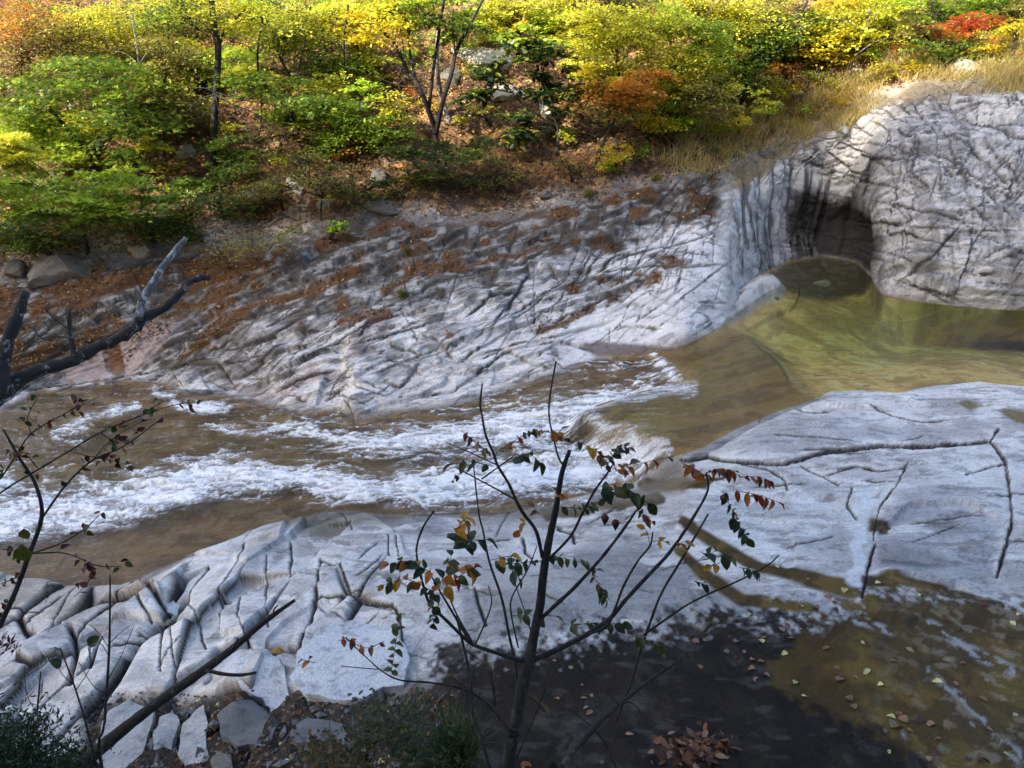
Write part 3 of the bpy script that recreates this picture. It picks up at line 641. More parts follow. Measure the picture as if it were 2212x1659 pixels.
tc = mixc(tc, (.20, .16, .10), ss(6.0, 6.4, TT + .5*(f2-.5))*.9)
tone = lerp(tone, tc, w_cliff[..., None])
tone = mixc(tone, (.22, .19, .15), np.exp(-((TT-5.0)/.035)**2)*w_cliff*.7)
# near rock
tn = np.zeros_like(tone) + np.array([.555, .54, .525], np.float32)
tn = mixc(tn, (.37, .37, .375), ss(.46, .64, fbm(X*.8+3, Q*2.0, 86, 4))*.8)
tn = mixc(tn, (.70, .69, .67), ss(.56, .74, fbm(X*.9, Q*2.6, 87, 4))*.7)
tn = mixc(tn, (.42, .385, .355), ss(.54, .66, fbm(X*.7+8, Q*1.4, 89, 3))*.45)
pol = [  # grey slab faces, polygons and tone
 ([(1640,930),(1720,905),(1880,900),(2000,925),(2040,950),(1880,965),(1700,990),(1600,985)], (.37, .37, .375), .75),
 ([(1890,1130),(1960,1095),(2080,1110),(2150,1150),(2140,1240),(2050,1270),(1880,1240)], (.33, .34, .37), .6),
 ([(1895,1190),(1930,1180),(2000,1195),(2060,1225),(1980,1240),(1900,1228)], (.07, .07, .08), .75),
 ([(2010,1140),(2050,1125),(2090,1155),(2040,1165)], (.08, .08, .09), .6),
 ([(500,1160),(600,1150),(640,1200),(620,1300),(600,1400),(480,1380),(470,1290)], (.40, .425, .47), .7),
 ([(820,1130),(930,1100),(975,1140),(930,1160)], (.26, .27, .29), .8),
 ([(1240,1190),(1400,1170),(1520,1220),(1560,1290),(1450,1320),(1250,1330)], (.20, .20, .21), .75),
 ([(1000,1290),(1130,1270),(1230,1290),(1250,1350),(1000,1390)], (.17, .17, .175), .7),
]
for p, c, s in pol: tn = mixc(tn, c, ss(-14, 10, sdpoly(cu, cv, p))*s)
rim = np.zeros_like(disp)
for pts, w in CRACKS: rim = np.maximum(rim, np.exp(-(pldist(u + 30*(f2-.5), v + 22*(f2-.5), pts, 6+2.2*w))**2))
tn = mixc(tn, (.69, .67, .64), rim*ss(.35, .6, f2)*.75)
tn = mixc(tn, (.33, .325, .32), ss(.52, .56, fbm(X*.9+4, Q*2.2, 120, 5, .55))*.62*(1-rim))
tn = mixc(tn, (.68, .665, .64), ss(.55, .60, fbm(X*1.1+9, Q*3.1, 121, 5, .55))*.6)
tn = mixc(tn, (.20, .195, .19), ss(.60, .66, fbm(X*2.0+Q*.6, Q*17, 122, 4, .6))*ss(.4, .55, f1)*.55)
tn = mixc(tn, (.12, .115, .11), ss(.62, .70, fbm(X*3.4, Q*8, 123, 5, .65))*.5)
speck = ss(.50, .62, f3*.6+f2*.4)
tn = mixc(tn, (.10, .10, .105), speck*ss(1180, 1380, v)*ss(700, 1000, u)*.6)
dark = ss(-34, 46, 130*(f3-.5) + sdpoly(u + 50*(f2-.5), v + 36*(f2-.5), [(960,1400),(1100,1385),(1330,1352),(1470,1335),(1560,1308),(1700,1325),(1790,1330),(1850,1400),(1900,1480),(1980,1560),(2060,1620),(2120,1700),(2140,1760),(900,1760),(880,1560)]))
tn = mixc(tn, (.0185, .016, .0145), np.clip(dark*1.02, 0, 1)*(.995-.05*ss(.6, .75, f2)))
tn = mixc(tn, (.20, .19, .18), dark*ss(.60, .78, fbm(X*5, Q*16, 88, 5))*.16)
wet = np.maximum(wet, dark*.05)
bu = u + 40*(f2-.5); bv = v + 26*(f2-.5)
brown = ss(-16, 22, 70*(f3-.5) + sdpoly(bu, bv, [(1785,1330),(1650,1425),(1665,1490),(1755,1533),(1900,1580),(2015,1650),(2070,1760),(2500,1760),(2500,1300),(2190,1302),(2050,1292),(1872,1270),(1860,1312)]))
for pts, w in [([(1470,1125),(1540,1170),(1640,1225),(1740,1255),(1850,1290)], [9,12,12,14,20]), ([(1470,1190),(1540,1250),(1600,1290),(1720,1318),(1800,1325)], [9,12,12,9,7]), ([(1870,1262),(1960,1262),(2080,1285),(2160,1300)], [14,13,8,6]), ([(1400,1050),(1480,1055),(1560,1040)], [14,12,6]), ([(1180,1112),(1300,1100),(1420,1080)], 12), ([(1860,1120),(1890,1140),(1920,1152)], [8,14,8])]:
    brown = np.maximum(brown, ss(1.5, .7, pldist(bu, bv, pts, w)))
tn = mixc(tn, (.062, .038, .009), np.clip(brown*1.03, 0, 1)*.99); tn = mixc(tn, (.15, .095, .02), brown*ss(.5, .66, f2)*.6); tn = mixc(tn, (.03, .018, .008), brown*ss(.5, .66, fs)*.6)
wet = np.maximum(wet, brown*.3)
for pts, w in [([(2008,1345),(2090,1400),(2200,1455)], [9,12,12]), ([(1775,1322),(1840,1345),(1930,1378)], [7,10,7]), ([(2080,1560),(2150,1600),(2212,1640)], [6,10,16]), ([(1610,1250),(1680,1290),(1780,1312)], [12,14,8]), ([(1860,1290),(1920,1298),(1970,1302)], 8), ([(2000,1450),(2060,1500),(2120,1560)], 8)]:
    tn = mixc(tn, (.40, .42, .45), ss(1.6, .5, pldist(bu, bv, pts, w))*ss(.46, .60, f3)*.6)
mott = fbm(X*9, Q*14, 90, 3); tn = mixc(tn, (.26, .22, .15), brown*ss(1800, 2100, u)*ss(.58, .7, mott)*.5)
flow = ss(1.5, .6, pldist(bu, bv, [(1870,1085),(1855,1120),(1848,1200),(1848,1268)], [22,20,15,12])); tn = mixc(tn, (.60, .63, .64), flow*.8); wet = np.maximum(wet, flow*.5)
olive = ss(-16, 14, sdpoly(cu, cv, [(560,1130),(640,1085),(720,1055),(900,1062),(1100,1085),(1290,1078),(1380,1050),(1470,1000),(1500,1040),(1420,1085),(1250,1115),(1050,1125),(930,1095),(860,1120),(700,1150),(620,1140)]))
tn = mixc(tn, (.15, .13, .095), olive*.8); wet = np.maximum(wet, olive*.25)
leftwash = ss(-40, 20, sdpoly(cu, cv, [(-200,1200),(0,1230),(130,1268),(300,1250),(350,1230),(300,1290),(150,1340),(0,1330),(-200,1330)]))
tn = mixc(tn, (.44, .36, .28), leftwash*.6)
for p in [[(2155,885),(2175,878),(2230,890),(2260,930),(2200,915)], [(2065,872),(2090,866),(2120,876),(2095,885)]]:
    pm = ss(-3, 4, sdpoly(cu, cv, p)); tn = mixc(tn, (.13, .095, .03), pm); wet = np.maximum(wet, pm)
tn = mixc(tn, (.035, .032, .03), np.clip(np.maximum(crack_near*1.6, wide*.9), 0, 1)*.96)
tn = mixc(tn, (.20, .14, .06), ss(.3, .7, fbm(X*5, Q*5, 93, 3))*np.exp(-((crack_near-.3)/.2)**2)*.45)
tn = mixc(tn, (.035, .026, .018), rubble*.97); tn = mixc(tn, (.09, .06, .035), rubble*ss(.5, .6, f3)*.5)
tn = mixc(tn, (.05, .04, .028), (TT < .93)*.8)
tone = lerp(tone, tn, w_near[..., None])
# bed of the stream and the pool
tb = np.zeros_like(tone) + np.array([.255, .165, .07], np.float32)
tb = mixc(tb, (.17, .105, .05), ss(.45, .65, fbm(X*.8, Q*3.5, 94, 4))*.8)
tb = mixc(tb, (.34, .24, .13), ss(.52, .7, f2)*.5)
tp = np.zeros_like(tone) + np.array([.74, .51, .16], np.float32)
YB = G[..., 1].astype(np.float32)
caustic_web, p1_, p2_, p3_, _, _ = vor(X*5+wx*1.5, YB*5+wy*1.5, 95)
tp = mixc(tp, (.34, .22, .07), ss(.35, .9, p1_)*.6); tp = mixc(tp, (.80, .64, .26), ss(.6, .9, p2_)*ss(.35, .5, f1)*.8)
tp = mixc(tp, (.85, .72, .32), ss(.12, .02, caustic_web)*ss(.40, .55, fbm(X*1.5, YB*1.5, 130, 3))*.5)  # bright golden web along cell edges: caustic light painted into the bed colour
tp = mixc(tp, (.24, .14, .04), ss(.55, .66, fbm(X*.9, YB*.9, 96, 4))*.55)
tb = lerp(tb, tp, ss(1430, 1560, u)[..., None])
tt_ = np.zeros_like(tone) + np.array([.31, .20, .055], np.float32)
tt_ = mixc(tt_, (.17, .10, .03), ss(.5, .62, fbm((X+Q*.6)*.7, (Q-X*.5)*5, 97, 4))*.7); tt_ = mixc(tt_, (.33, .23, .09), ss(.58, .7, f2)*.5)
tb = lerp(tb, tt_, tongue[..., None])
ledge = ss(1.5, .6, pldist(cu, cv, [(1590,720),(1610,750),(1650,790),(1720,835),(1800,862)], [3,4,5,5,3])); tb = mixc(tb, (.46, .38, .17), ledge*.5)
ledge2 = ss(1.5, .6, pldist(cu, cv, [(1600,735),(1640,790),(1700,830)], 3)); tb = mixc(tb, (.08, .05, .015), ledge2*.6)
inlet = ss(-8, 8, sdpoly(cu, cv, [(1655,596),(1700,566),(1780,552),(1850,564),(1890,600),(1868,636),(1790,650),(1715,640)]))
tb = mixc(tb, (.055, .047, .03), inlet*.93); tb = mixc(tb, (.17, .145, .09), inlet*ss(.55, .8, p1_)*.7)
tone = lerp(tone, tb, w_bed[..., None]); wet = np.where(w_bed > .5, 0, wet)
knobm = ss(-6, 10, knob); tone = mixc(tone, (.55, .54, .52), knobm*.9); tone = mixc(tone, (.26, .255, .25), knobm*ss(.50, .58, fs*.6+f2*.4)*.7)
# forest floor
th = np.zeros_like(tone) + np.array([.16, .085, .036], np.float32)
th = th*.7; th = mixc(th, (.04, .026, .014), ss(.45, .62, f1)*.8); th = mixc(th, (.30, .19, .08), ss(.55, .7, f2)*.6)
th = mixc(th, (.33, .25, .12), ss(1350, 1700, u)*ss(.4, .6, f2)*.7); th = mixc(th, (.33, .31, .26), ss(.58, .68, fbm(X*.9, Q*.9, 98, 4))*ss(300, 420, v)*.7)
tone = lerp(tone, th, w_hill[..., None])
tone *= (.86 + .28*f3)[..., None]
tone = np.clip(tone, .008, .75)

joint = np.clip(w_far*.45*(1-.55*polish) + w_cliff*.4*(1-.6*flute)*(1-black) + w_near*.22*(1-dark)*(1-brown*.7) + w_bed*.35*(1-ss(1500, 1600, u)), 0, 1)*(1-knobm)
N1 = normals(G.astype(float)); N1 = N1 if N1[NC//2, NR//2, 2] > 0 else -N1
def patch(name, cells, mat, label, cat):
    """a piece of the terrain: the grid cells where the mask is set"""
    ci, ri = np.nonzero(cells)
    a = ci*NR + ri; F = np.stack([a, a+NR, a+NR+1, a+1], -1)
    used, inv = np.unique(F.ravel(), return_inverse=True)
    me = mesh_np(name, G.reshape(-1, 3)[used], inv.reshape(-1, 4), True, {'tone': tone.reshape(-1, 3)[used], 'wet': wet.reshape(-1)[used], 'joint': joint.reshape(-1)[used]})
    me.normals_split_custom_set_from_vertices(N1.reshape(-1, 3)[used].tolist())
    return tag(link(name, me, mat), label, cat, None, 'structure')
tcell = TT[:-1, :-1]; hcell = w_hill[:-1, :-1] > .5; ucell = u[:-1, :-1]
c_near = tcell < 3; c_bed = (tcell >= 3) & (tcell < 5)
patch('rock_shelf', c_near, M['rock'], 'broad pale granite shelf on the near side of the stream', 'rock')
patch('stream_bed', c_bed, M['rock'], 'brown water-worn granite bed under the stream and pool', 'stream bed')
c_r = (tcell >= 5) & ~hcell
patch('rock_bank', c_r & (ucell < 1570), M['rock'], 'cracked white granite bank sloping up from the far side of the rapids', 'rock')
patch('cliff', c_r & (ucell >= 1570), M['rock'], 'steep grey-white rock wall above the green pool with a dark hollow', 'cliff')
patch('hillside', (tcell >= 5) & hcell, M['soil'], 'steep sunlit hillside of soil and fallen leaves above the rocks', 'hillside')

# ------------------------------------------------------------------ water
TW = np.concatenate([np.linspace(2.86, 3.0, 8, endpoint=False), np.linspace(3, 4, 118, endpoint=False), np.linspace(4, 5, 112, endpoint=False), np.linspace(5, 5.08, 6)])
UW = np.concatenate([np.arange(-600, -20, 9.0), np.arange(-20, 2240, 2.0), np.arange(2246, 2800, 12.0)])
KW = np.stack([interp_row(r, UW) for r in ROWS], 1)
WG = loft(KW, TW)
z3 = KW[:, 3, 2][:, None]; z5 = KW[:, 5, 2][:, None]; y3 = KW[:, 3, 1][:, None]; y5 = KW[:, 5, 1][:, None]
fr_ = np.clip((WG[..., 1]-y3)/(y5-y3), 0, 1)
bedz = WG[..., 2].copy()
lev = lerp(z3, z5, fr_) + .015
uw, vw, _ = project(np.stack([WG[..., 0], WG[..., 1], lev], -1)); uw = uw.astype(np.float32); vw = vw.astype(np.float32)
tgw = ss(-52, 10, sdpoly(uw, vw, TONGUE))
lev = lerp(lev, -.005 - np.clip((1600-uw)/310, -.1, 1.2)*.20, tgw)
xw = WG[..., 0].astype(np.float32); yw = WG[..., 1].astype(np.float32)
FOAM = [
 ([(1500,842),(1450,850),(1400,862),(1300,884),(1200,905),(1100,925),(1000,940),(900,952),(800,962),(720,955)], [16,26,34,40,38,32,26,22,18,10], 1.0),
 ([(1425,775),(1445,800),(1490,846)], [10,14,14], .75),
 ([(1440,1005),(1380,1000),(1300,1008),(1200,1015),(1100,1030),(1000,1050),(900,1060),(800,1062),(700,1045),(600,1032),(500,1030),(420,1045),(320,1075),(200,1098),(100,1112),(0,1125),(-200,1140)], [12,26,36,42,42,40,36,30,24,24,30,36,42,48,48,52,60], 1.1),
 ([(1290,955),(1340,975),(1400,1000),(1450,1008)], [10,14,16,10], .8),
 ([(1500,856),(1400,888),(1310,918),(1266,936),(1296,962),(1360,988),(1440,1012)], [10,12,13,15,15,14,12], 1.0),
 ([(780,955),(680,935),(600,925),(520,935),(430,925)], [20,18,10,9,8], .6),
 ([(480,880),(430,882),(380,876)], [14,16,8], .9), ([(370,858),(340,850)], [14,10], .85), ([(300,870),(230,890),(170,915),(120,935)], [9,12,14,8], .7),
 ([(180,930),(130,945)], [14,10], .6), ([(700,1080),(800,1090),(950,1085),(1100,1075)], [8,10,9,6], .5), ([(1250,1085),(1350,1060),(1440,1025)], [6,7,7], .5),
 ([(0,1060),(-100,1050),(-300,1050)], 50, .8), ([(560,1000),(480,985),(380,1000),(250,1040)], [8,10,9,10], .5), ([(1050,970),(950,985),(850,1005)], [14,16,12], .45),
]
foam = np.zeros_like(uw)
wu = uw + 26*(fbm(xw*2.2, yw*4, 101, 3)-.5); wv = vw + 26*(fbm(xw*2.2+7, yw*4, 102, 3)-.5)
for pts, w, s in FOAM: foam = np.maximum(foam, s*np.exp(-(pldist(wu, wv, pts, w)/1.05)**2))
rapid = (1-tgw)*(1-ss(1480, 1530, uw))*ss(1135, 1075, vw + np.clip((500-uw)*-.14, -80, 0))
st = fbm(xw*1.6+1.5*(fbm(xw, yw*2, 103, 3)-.5), yw*7+.9*xw, 104, 4); rid = 1-np.abs(2*st-1)
lump = fbm(xw*3.2+2*(fbm(xw*1.5, yw*3, 110, 3)-.5), yw*11, 105, 5, .6)
rid2 = 1-np.abs(2*fbm(xw*4.2, yw*13, 106, 4)-1)
lace = ss(.80, .97, rid)*.5 + ss(.84, .97, rid2)*.5
reach = (.35+.65*ss(450, 850, uw))*ss(.36, .55, fbm(xw*.9, yw*2, 107, 3))
foam = np.clip(foam*(.12+.95*lump+.75*lace) + rapid*lace*(.35 + .40*reach)*ss(.34, .56, lump), 0, 1.0)
foam *= rapid + (1-rapid)*.55
churn = np.clip(foam, 0, 1)
lev = lev + rapid*((fbm(xw*1.3, yw*3.4, 108, 4)-.5)*.20 + churn*(.02 + .07*(lump-.45) + .05*(rid2-.5))) 
pool = ss(1490, 1560, uw)*(1-tgw)
lev = lev + (1-rapid)*(fbm(xw*2.4, yw*5, 109, 3)-.5)*.012
depth = np.clip(lev-bedz, 0.01, 3)
tint = np.exp(-np.array([.48, .16, .62], np.float32)*np.maximum(depth-.18, .02)[..., None]*1.15*(.35+.65*pool)[..., None]).astype(np.float32)
WGv = np.stack([WG[..., 0], WG[..., 1], lev], -1)
ncw, nrw = uw.shape
ci, ri = np.nonzero(np.ones((ncw-1, nrw-1), bool)); a = ci*nrw+ri
Fw = np.stack([a, a+nrw, a+nrw+1, a+1], -1)
me = mesh_np('stream', WGv.reshape(-1, 3), Fw, True, {'foam': foam.reshape(-1), 'tint': tint.reshape(-1, 3)})
tag(link('stream', me, M['water']), 'clear green-gold pool spilling into white foaming rapids', 'stream', None, 'structure')

# ------------------------------------------------------------------ the hill behind the viewer, whose ridge shades the stream
SHADE = [(-500,600),(-200,570),(0,535),(150,510),(300,480),(450,420),(600,365),(800,335),(1000,318),(1200,330),(1400,345),(1500,352),(1600,325),(1700,292),(1800,268),(1900,235),(2000,212),(2212,195),(2600,180)]
rx, rz = [], []
RY = -60.0
for su, sv in SHADE:
    g = ground(su, sv); k = (RY - g[1])/SUN_DIR[1]; q = g + SUN_DIR*k; rx.append(q[0]); rz.append(q[2] - (2.6 if su < 1500 else 1.3))
hx_ = np.linspace(-190, 110, 361); hy_ = np.concatenate([np.linspace(1.9, -4, 40), np.linspace(-4.6, -60, 120), np.linspace(-62, -110, 20)])
HX, HY = np.meshgrid(hx_, hy_, indexing='ij')
ridge = np.interp(HX, rx, rz); xs_ = max(rx); ridge = lerp(ridge, 42.0, ss(xs_+28, xs_+75, HX))
nr_ = (fbm(HX*.35, HY*.35, 201, 4)-.5)
path = 3.85 + .25*(fbm(HX*.3, HY*.3, 202, 3)-.5)
t_ = np.clip((-HY-2.5)/57.5, 0, 1)
HZ = np.where(HY > -2.5, lerp(path, 1.55 + 0*path, ss(-.6, 1.9, HY)), path + (ridge-path)*t_**.9) + nr_*2.0*np.clip(t_*4, 0, 1)*(1-.7*np.clip(t_*4-3, 0, 1)) + .9*(fbm(HX*1.2, HY*.2, 203, 3)-.5)*np.clip(t_*4-3, 0, 1)
HZ = np.where(HY < -60, ridge + (HY+60)*.35, HZ)
a = (np.arange(len(hx_)-1)[:, None]*len(hy_) + np.arange(len(hy_)-1)[None]).ravel(); n_ = len(hy_)
hv = np.stack([HX, HY, HZ], -1).reshape(-1, 3)
ht = np.zeros((len(hv), 3)) + np.array([.07, .06, .03]); ht = mixc(ht, (.05, .085, .025), ss(.4, .6, fbm(hv[:, 0]*.5, hv[:, 1]*.5, 204, 4)))
me = mesh_np('near_hill', hv, np.stack([a, a+1, a+n_+1, a+n_], -1), True, {'tone': ht, 'wet': np.zeros(len(hv))})
tag(link('near_hill', me, M['soil']), 'wooded hill on the near side of the valley', 'hill', None, 'structure')

# the wood along that ridge, far behind the viewer: its ragged crowns break the edge of the shade
rgw = np.random.default_rng(77); P_, N_, S_ = [], [], []
for xr in np.arange(min(rx)-12, max(rx)+14, 1.15):
    if rgw.random() < .16: continue
    zr = float(np.interp(xr, rx, rz)); rr_ = rgw.uniform(.9, 1.7); c = np.array([xr, RY + rgw.uniform(-2, 2), zr + rgw.uniform(-.2, 2.0)]); n = 150
    a_ = rgw.normal(size=(n, 3)); a_ /= np.linalg.norm(a_, axis=1)[:, None]; P_.append(c + a_*rgw.uniform(0, 1, (n, 1))**.4*np.array([rr_, 1.4, rr_*1.25])); N_.append(rgw.normal(size=(n, 3))); S_.append(rgw.uniform(.35, .75, n))
P_ = np.concatenate(P_); me = leaf_cloud('ridge_wood', P_, np.concatenate(N_), np.concatenate(S_), np.zeros((len(P_), 3)) + np.array([.06, .09, .02]), OVAL, rgw)
tag(link('ridge_wood', me, M['leaf']), 'wood along the ridge on the near side of the valley', 'wood', None, 'stuff')

# ------------------------------------------------------------------ loose rock: blocks traced from the photograph, boulders on the hill
RNG = np.random.default_rng(7)
import bmesh
def rock_noise(me, amp, seed, freq=3.0):
    n = len(me.vertices); co = np.zeros(n*3, np.float32); me.vertices.foreach_get('co', co); co = co.reshape(-1, 3)
    no = np.zeros(n*3, np.float32); me.vertices.foreach_get('normal', no); no = no.reshape(-1, 3)
    h = fbm(co[:, 0]*freq + co[:, 2]*1.7*freq, co[:, 1]*freq - co[:, 2]*1.3*freq, seed, 4) - .5
    me.vertices.foreach_set('co', (co + no*(h*amp)[:, None]).ravel()); me.update()
def block(name, poly, h, mat, label, tilt=0.0, seed=0, sink=.06):
    rj = random.Random(seed+50); dense = []
    for i in range(len(poly)):
        (x0, y0), (x1, y1) = poly[i], poly[(i+1) % len(poly)]; L_ = math.hypot(x1-x0, y1-y0); dense.append((x0, y0))
        for t in ((.33, .66) if L_ > 45 else (.5,)): dense.append((lerp(x0, x1, t) + rj.uniform(-.06, .06)*L_, lerp(y0, y1, t) + rj.uniform(-.06, .06)*L_))
    poly = dense
    pts = [ground(a, b) for a, b in poly]; c = np.mean(pts, 0); zb = min(p[2] for p in pts) - sink
    ztop = c[2] + h
    bm = bmesh.new(); top = []; bot = []
    rg = random.Random(seed)
    # the outline is the top rim as seen; move it along the view ray onto the top plane
    for (a, b), g in zip(poly, pts):
        zt = lerp(g[2], c[2], .5) + h + tilt*(g[1]-c[1]) + rg.uniform(-.015, .015)
        p = at_z(a, b, zt); top.append(bm.verts.new(p - c)); q = p.copy(); q[:2] = c[:2] + (p[:2]-c[:2])*.93; q[2] = zb; bot.append(bm.verts.new(q - c))
    bm.faces.new(top); bm.faces.new(bot[::-1]); n = len(top)
    for i in range(n): bm.faces.new([top[i], bot[i], bot[(i+1) % n], top[(i+1) % n]])
    bmesh.ops.recalc_face_normals(bm, faces=bm.faces)
    bmesh.ops.triangulate(bm, faces=bm.faces[:]); bmesh.ops.subdivide_edges(bm, edges=bm.edges[:], cuts=2, use_grid_fill=True)
    bmesh.ops.smooth_vert(bm, verts=bm.verts[:], factor=.08, use_axis_x=True, use_axis_y=True, use_axis_z=True)
    me = bpy.data.meshes.new(name); bm.to_mesh(me); bm.free()
    me.polygons.foreach_set('use_smooth', np.ones(len(me.polygons), bool)); me.update(); rock_noise(me, .05, seed, 5.0); me.set_sharp_from_angle(angle=math.radians(28))
    o = link(name, me, M[mat]); o.location = Vector(c); return tag(o, label, 'rock', 'broken rock blocks at the foot of the near shelf')
BLOCKS = [
 ([(447,1432),(520,1402),(580,1400),(615,1438),(624,1500),(620,1545),(592,1560),(565,1507),(530,1490),(505,1458)], .10, 'stone_white', 'smooth white slab with a tapering lower tip beside the big rough block'),
 ([(628,1462),(645,1405),(700,1350),(760,1340),(850,1355),(888,1420),(872,1478),(740,1512),(660,1498)], .20, 'stone_white', 'big rough pale block with a dark overhanging underside'),
 ([(385,1628),(395,1562),(440,1522),(449,1560),(449,1642),(402,1654)], .09, 'stone_mid', 'narrow upright wedge of pale rock in the leaf-filled gap'),
 ([(322,1690),(330,1600),(345,1548),(372,1535),(388,1560),(372,1602),(372,1690)], .09, 'stone_mid', 'pale slab with a jagged right edge at the bottom of the picture'),
 ([(470,1545),(500,1516),(545,1510),(600,1560),(586,1602),(512,1612),(476,1582)], .12, 'stone_dark', 'dark grey boulder in the debris below the smooth white slab'),
 ([(205,1612),(235,1537),(275,1512),(335,1530),(318,1592),(300,1640),(290,1690),(222,1695)], .08, 'stone_mid', 'pale slab crossed by the leaning dead branch'),
 ([(625,1580),(660,1552),(740,1562),(762,1612),(642,1604)], .09, 'stone_dark', 'dark slab lying under the big rough block'),
 ([(362,1322),(360,1303),(375,1296),(388,1308),(382,1330)], .05, 'stone_white', 'small rounded stone wedged in the long open crack'),
 ([(452,1642),(470,1622),(500,1628),(505,1660),(460,1668)], .08, 'stone_grey', 'small grey stone at the bottom of the debris'),
 ([(352,1345),(362,1336),(374,1340),(370,1356),(356,1358)], .05, 'stone_grey', 'fist-sized grey stone jammed lower in the long open crack'),
]
for i, (p, h, m, lab) in enumerate(BLOCKS): block('rock_block', p, h, m, lab, 0.0, 300+i)

def boulder_mesh(seed):
    rg = np.random.default_rng(seed); bm = bmesh.new(); bmesh.ops.create_icosphere(bm, subdivisions=3, radius=1)
    pl = rg.normal(size=(9, 3)); pl /= np.linalg.norm(pl, axis=1)[:, None]; dd = rg.uniform(.42, .78, 9)
    for vv in bm.verts:
        c = np.array(vv.co)
        for n, d in zip(pl, dd):
            s = c@n - d
            if s > 0: c = c - n*s*.92
        vv.co = c
    me = bpy.data.meshes.new('boulder'); bm.to_mesh(me); bm.free(); rock_noise(me, .30, seed, 2.2); me.polygons.foreach_set('use_smooth', np.ones(len(me.polygons), bool)); me.set_sharp_from_angle(angle=math.radians(24)); return me
BOULDERS = [boulder_mesh(400+i) for i in range(5)]
def boulder(u_, v_, wpx, hpx, mat, label, k, group='boulders on the hillside', name='boulder', ang=None, thick=.8):
    g = ground(u_, v_); d = project(g)[2]; w = wpx/2*d/FP; h = hpx/2*d/FP
    me = BOULDERS[k % 5]; o = bpy.data.objects.new(name, me); COL.objects.link(o)
    if len(me.materials) == 0: me.materials.append(M[mat])
    o.material_slots[0].link = 'OBJECT'; o.material_slots[0].material = M[mat]
    o.location = Vector((g[0], g[1]+w*.1, g[2]+h*.12)); o.scale = (w, w*thick, h*1.1); o.rotation_euler = (0.1*math.sin(k*3), .15*math.cos(k*5), 0 if ang is None else ang)
    return tag(o, label, 'rock', group)
for k, a in enumerate([
 (400,335,60,40,'stone','rounded tan boulder in the leaf litter right of the forked maple'),
 (794,232,55,42,'stone','pale cream boulder left of the dark many-stemmed tree'),
 (1040,128,170,46,'stone','long pale ledge sticking out of the slope above the drooping evergreen'),
 (975,175,60,50,'stone_grey','grey lichen-covered rock beside the sunlit pale trunk'),
 (1188,240,100,30,'stone','flat sunlit rock behind the drooping evergreen'),
 (1095,210,100,40,'stone','sloping tan rock under the drooping evergreen branches'),
 (633,25,50,26,'stone','small pale rock near the top edge left of centre'),
 (127,175,26,60,'stone','narrow upright pale rock under the left canopy'),
 (100,212,40,36,'stone','pale rock showing through the leaves at far left'),
 (150,240,34,44,'stone','weathered pale rock just above the forked maple'),
 (120,600,160,80,'stone_grey','large layered grey outcrop below the low bright maple'),
 (30,590,70,50,'stone_grey','grey rock at the left edge of the bank'),
 (300,545,52,34,'stone','sunlit tan rock above the broken dead tree'),
 (533,440,66,40,'stone','brown rock in the shade under the bare bushes'),
 (640,412,70,50,'stone','broken tan rock right of the bare bushes'),
 (668,497,44,26,'stone','flat stone perched above the bank'),
 (814,392,60,50,'stone_grey','shaded grey rock under the low dark maple'),
 (827,455,90,40,'stone_grey','broad grey rock half buried in leaves above the bank'),
 (1180,425,40,26,'stone_grey','small grey rock on the shaded leaf slope'),
 (1847,155,46,60,'stone','pale upright rock under the yellow tree'),
 (1980,92,30,34,'stone','small cream rock left of the red maple'),
 (2078,155,90,44,'stone','pale rock below the red maple'),
 (700,445,40,30,'stone','tan rock behind the sparse brown shrub'),
 (1720,205,50,24,'stone','flat pale rock among the dry grass')]):
    boulder(*a[:5], a[5], k, ang=k*1.3)
for k, (a, b, w, h, m, lab) in enumerate([(1765,612,52,20,'stone','pale flat stone under water in the dark inlet'), (1660,640,20,10,'stone_grey','small stone at the lip of the dark inlet')]):
    o = boulder(a, b, w, h, m, lab, k+2, 'stones in the pool', 'pool_stone', ang=.3); o.location.z -= .05

# ------------------------------------------------------------------ foliage on the far slope
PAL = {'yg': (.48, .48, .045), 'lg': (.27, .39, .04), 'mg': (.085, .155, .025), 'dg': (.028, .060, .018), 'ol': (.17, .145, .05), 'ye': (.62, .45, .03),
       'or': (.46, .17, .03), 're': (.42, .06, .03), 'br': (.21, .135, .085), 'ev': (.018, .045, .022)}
def pad_leaves(c, R, n, rng, flat=.22):
    """leaf positions in flat sprays spread through an ellipsoid"""
    ns = max(5, n//75); s = rng.normal(size=(ns, 3)); s /= np.linalg.norm(s, axis=1)[:, None]; s *= rng.uniform(.15, 1, (ns, 1))**.5
    sc = c + s*R; tilt = rng.normal(0, .16, (ns, 2)); rad = rng.uniform(.5, 1.3, ns)*min(.8, .62*R[0])
    i = rng.integers(0, ns, n); r = rad[i]*np.sqrt(rng.uniform(0, 1, n)); th = rng.uniform(0, 2*np.pi, n)
    dx = r*np.cos(th); dy = r*np.sin(th)
    p = sc[i] + np.stack([dx, dy, dx*tilt[i, 0] + dy*tilt[i, 1] - .25*r*r/np.maximum(rad[i], .1) + rng.normal(0, .03, n)], 1)
    nm = np.stack([-tilt[i, 0], -tilt[i, 1], np.ones(n)], 1) + rng.normal(0, .36, (n, 3))
    pad_leaves.shade = rng.uniform(.5, 1.5, ns)[i][:, None]
    return p, nm, sc
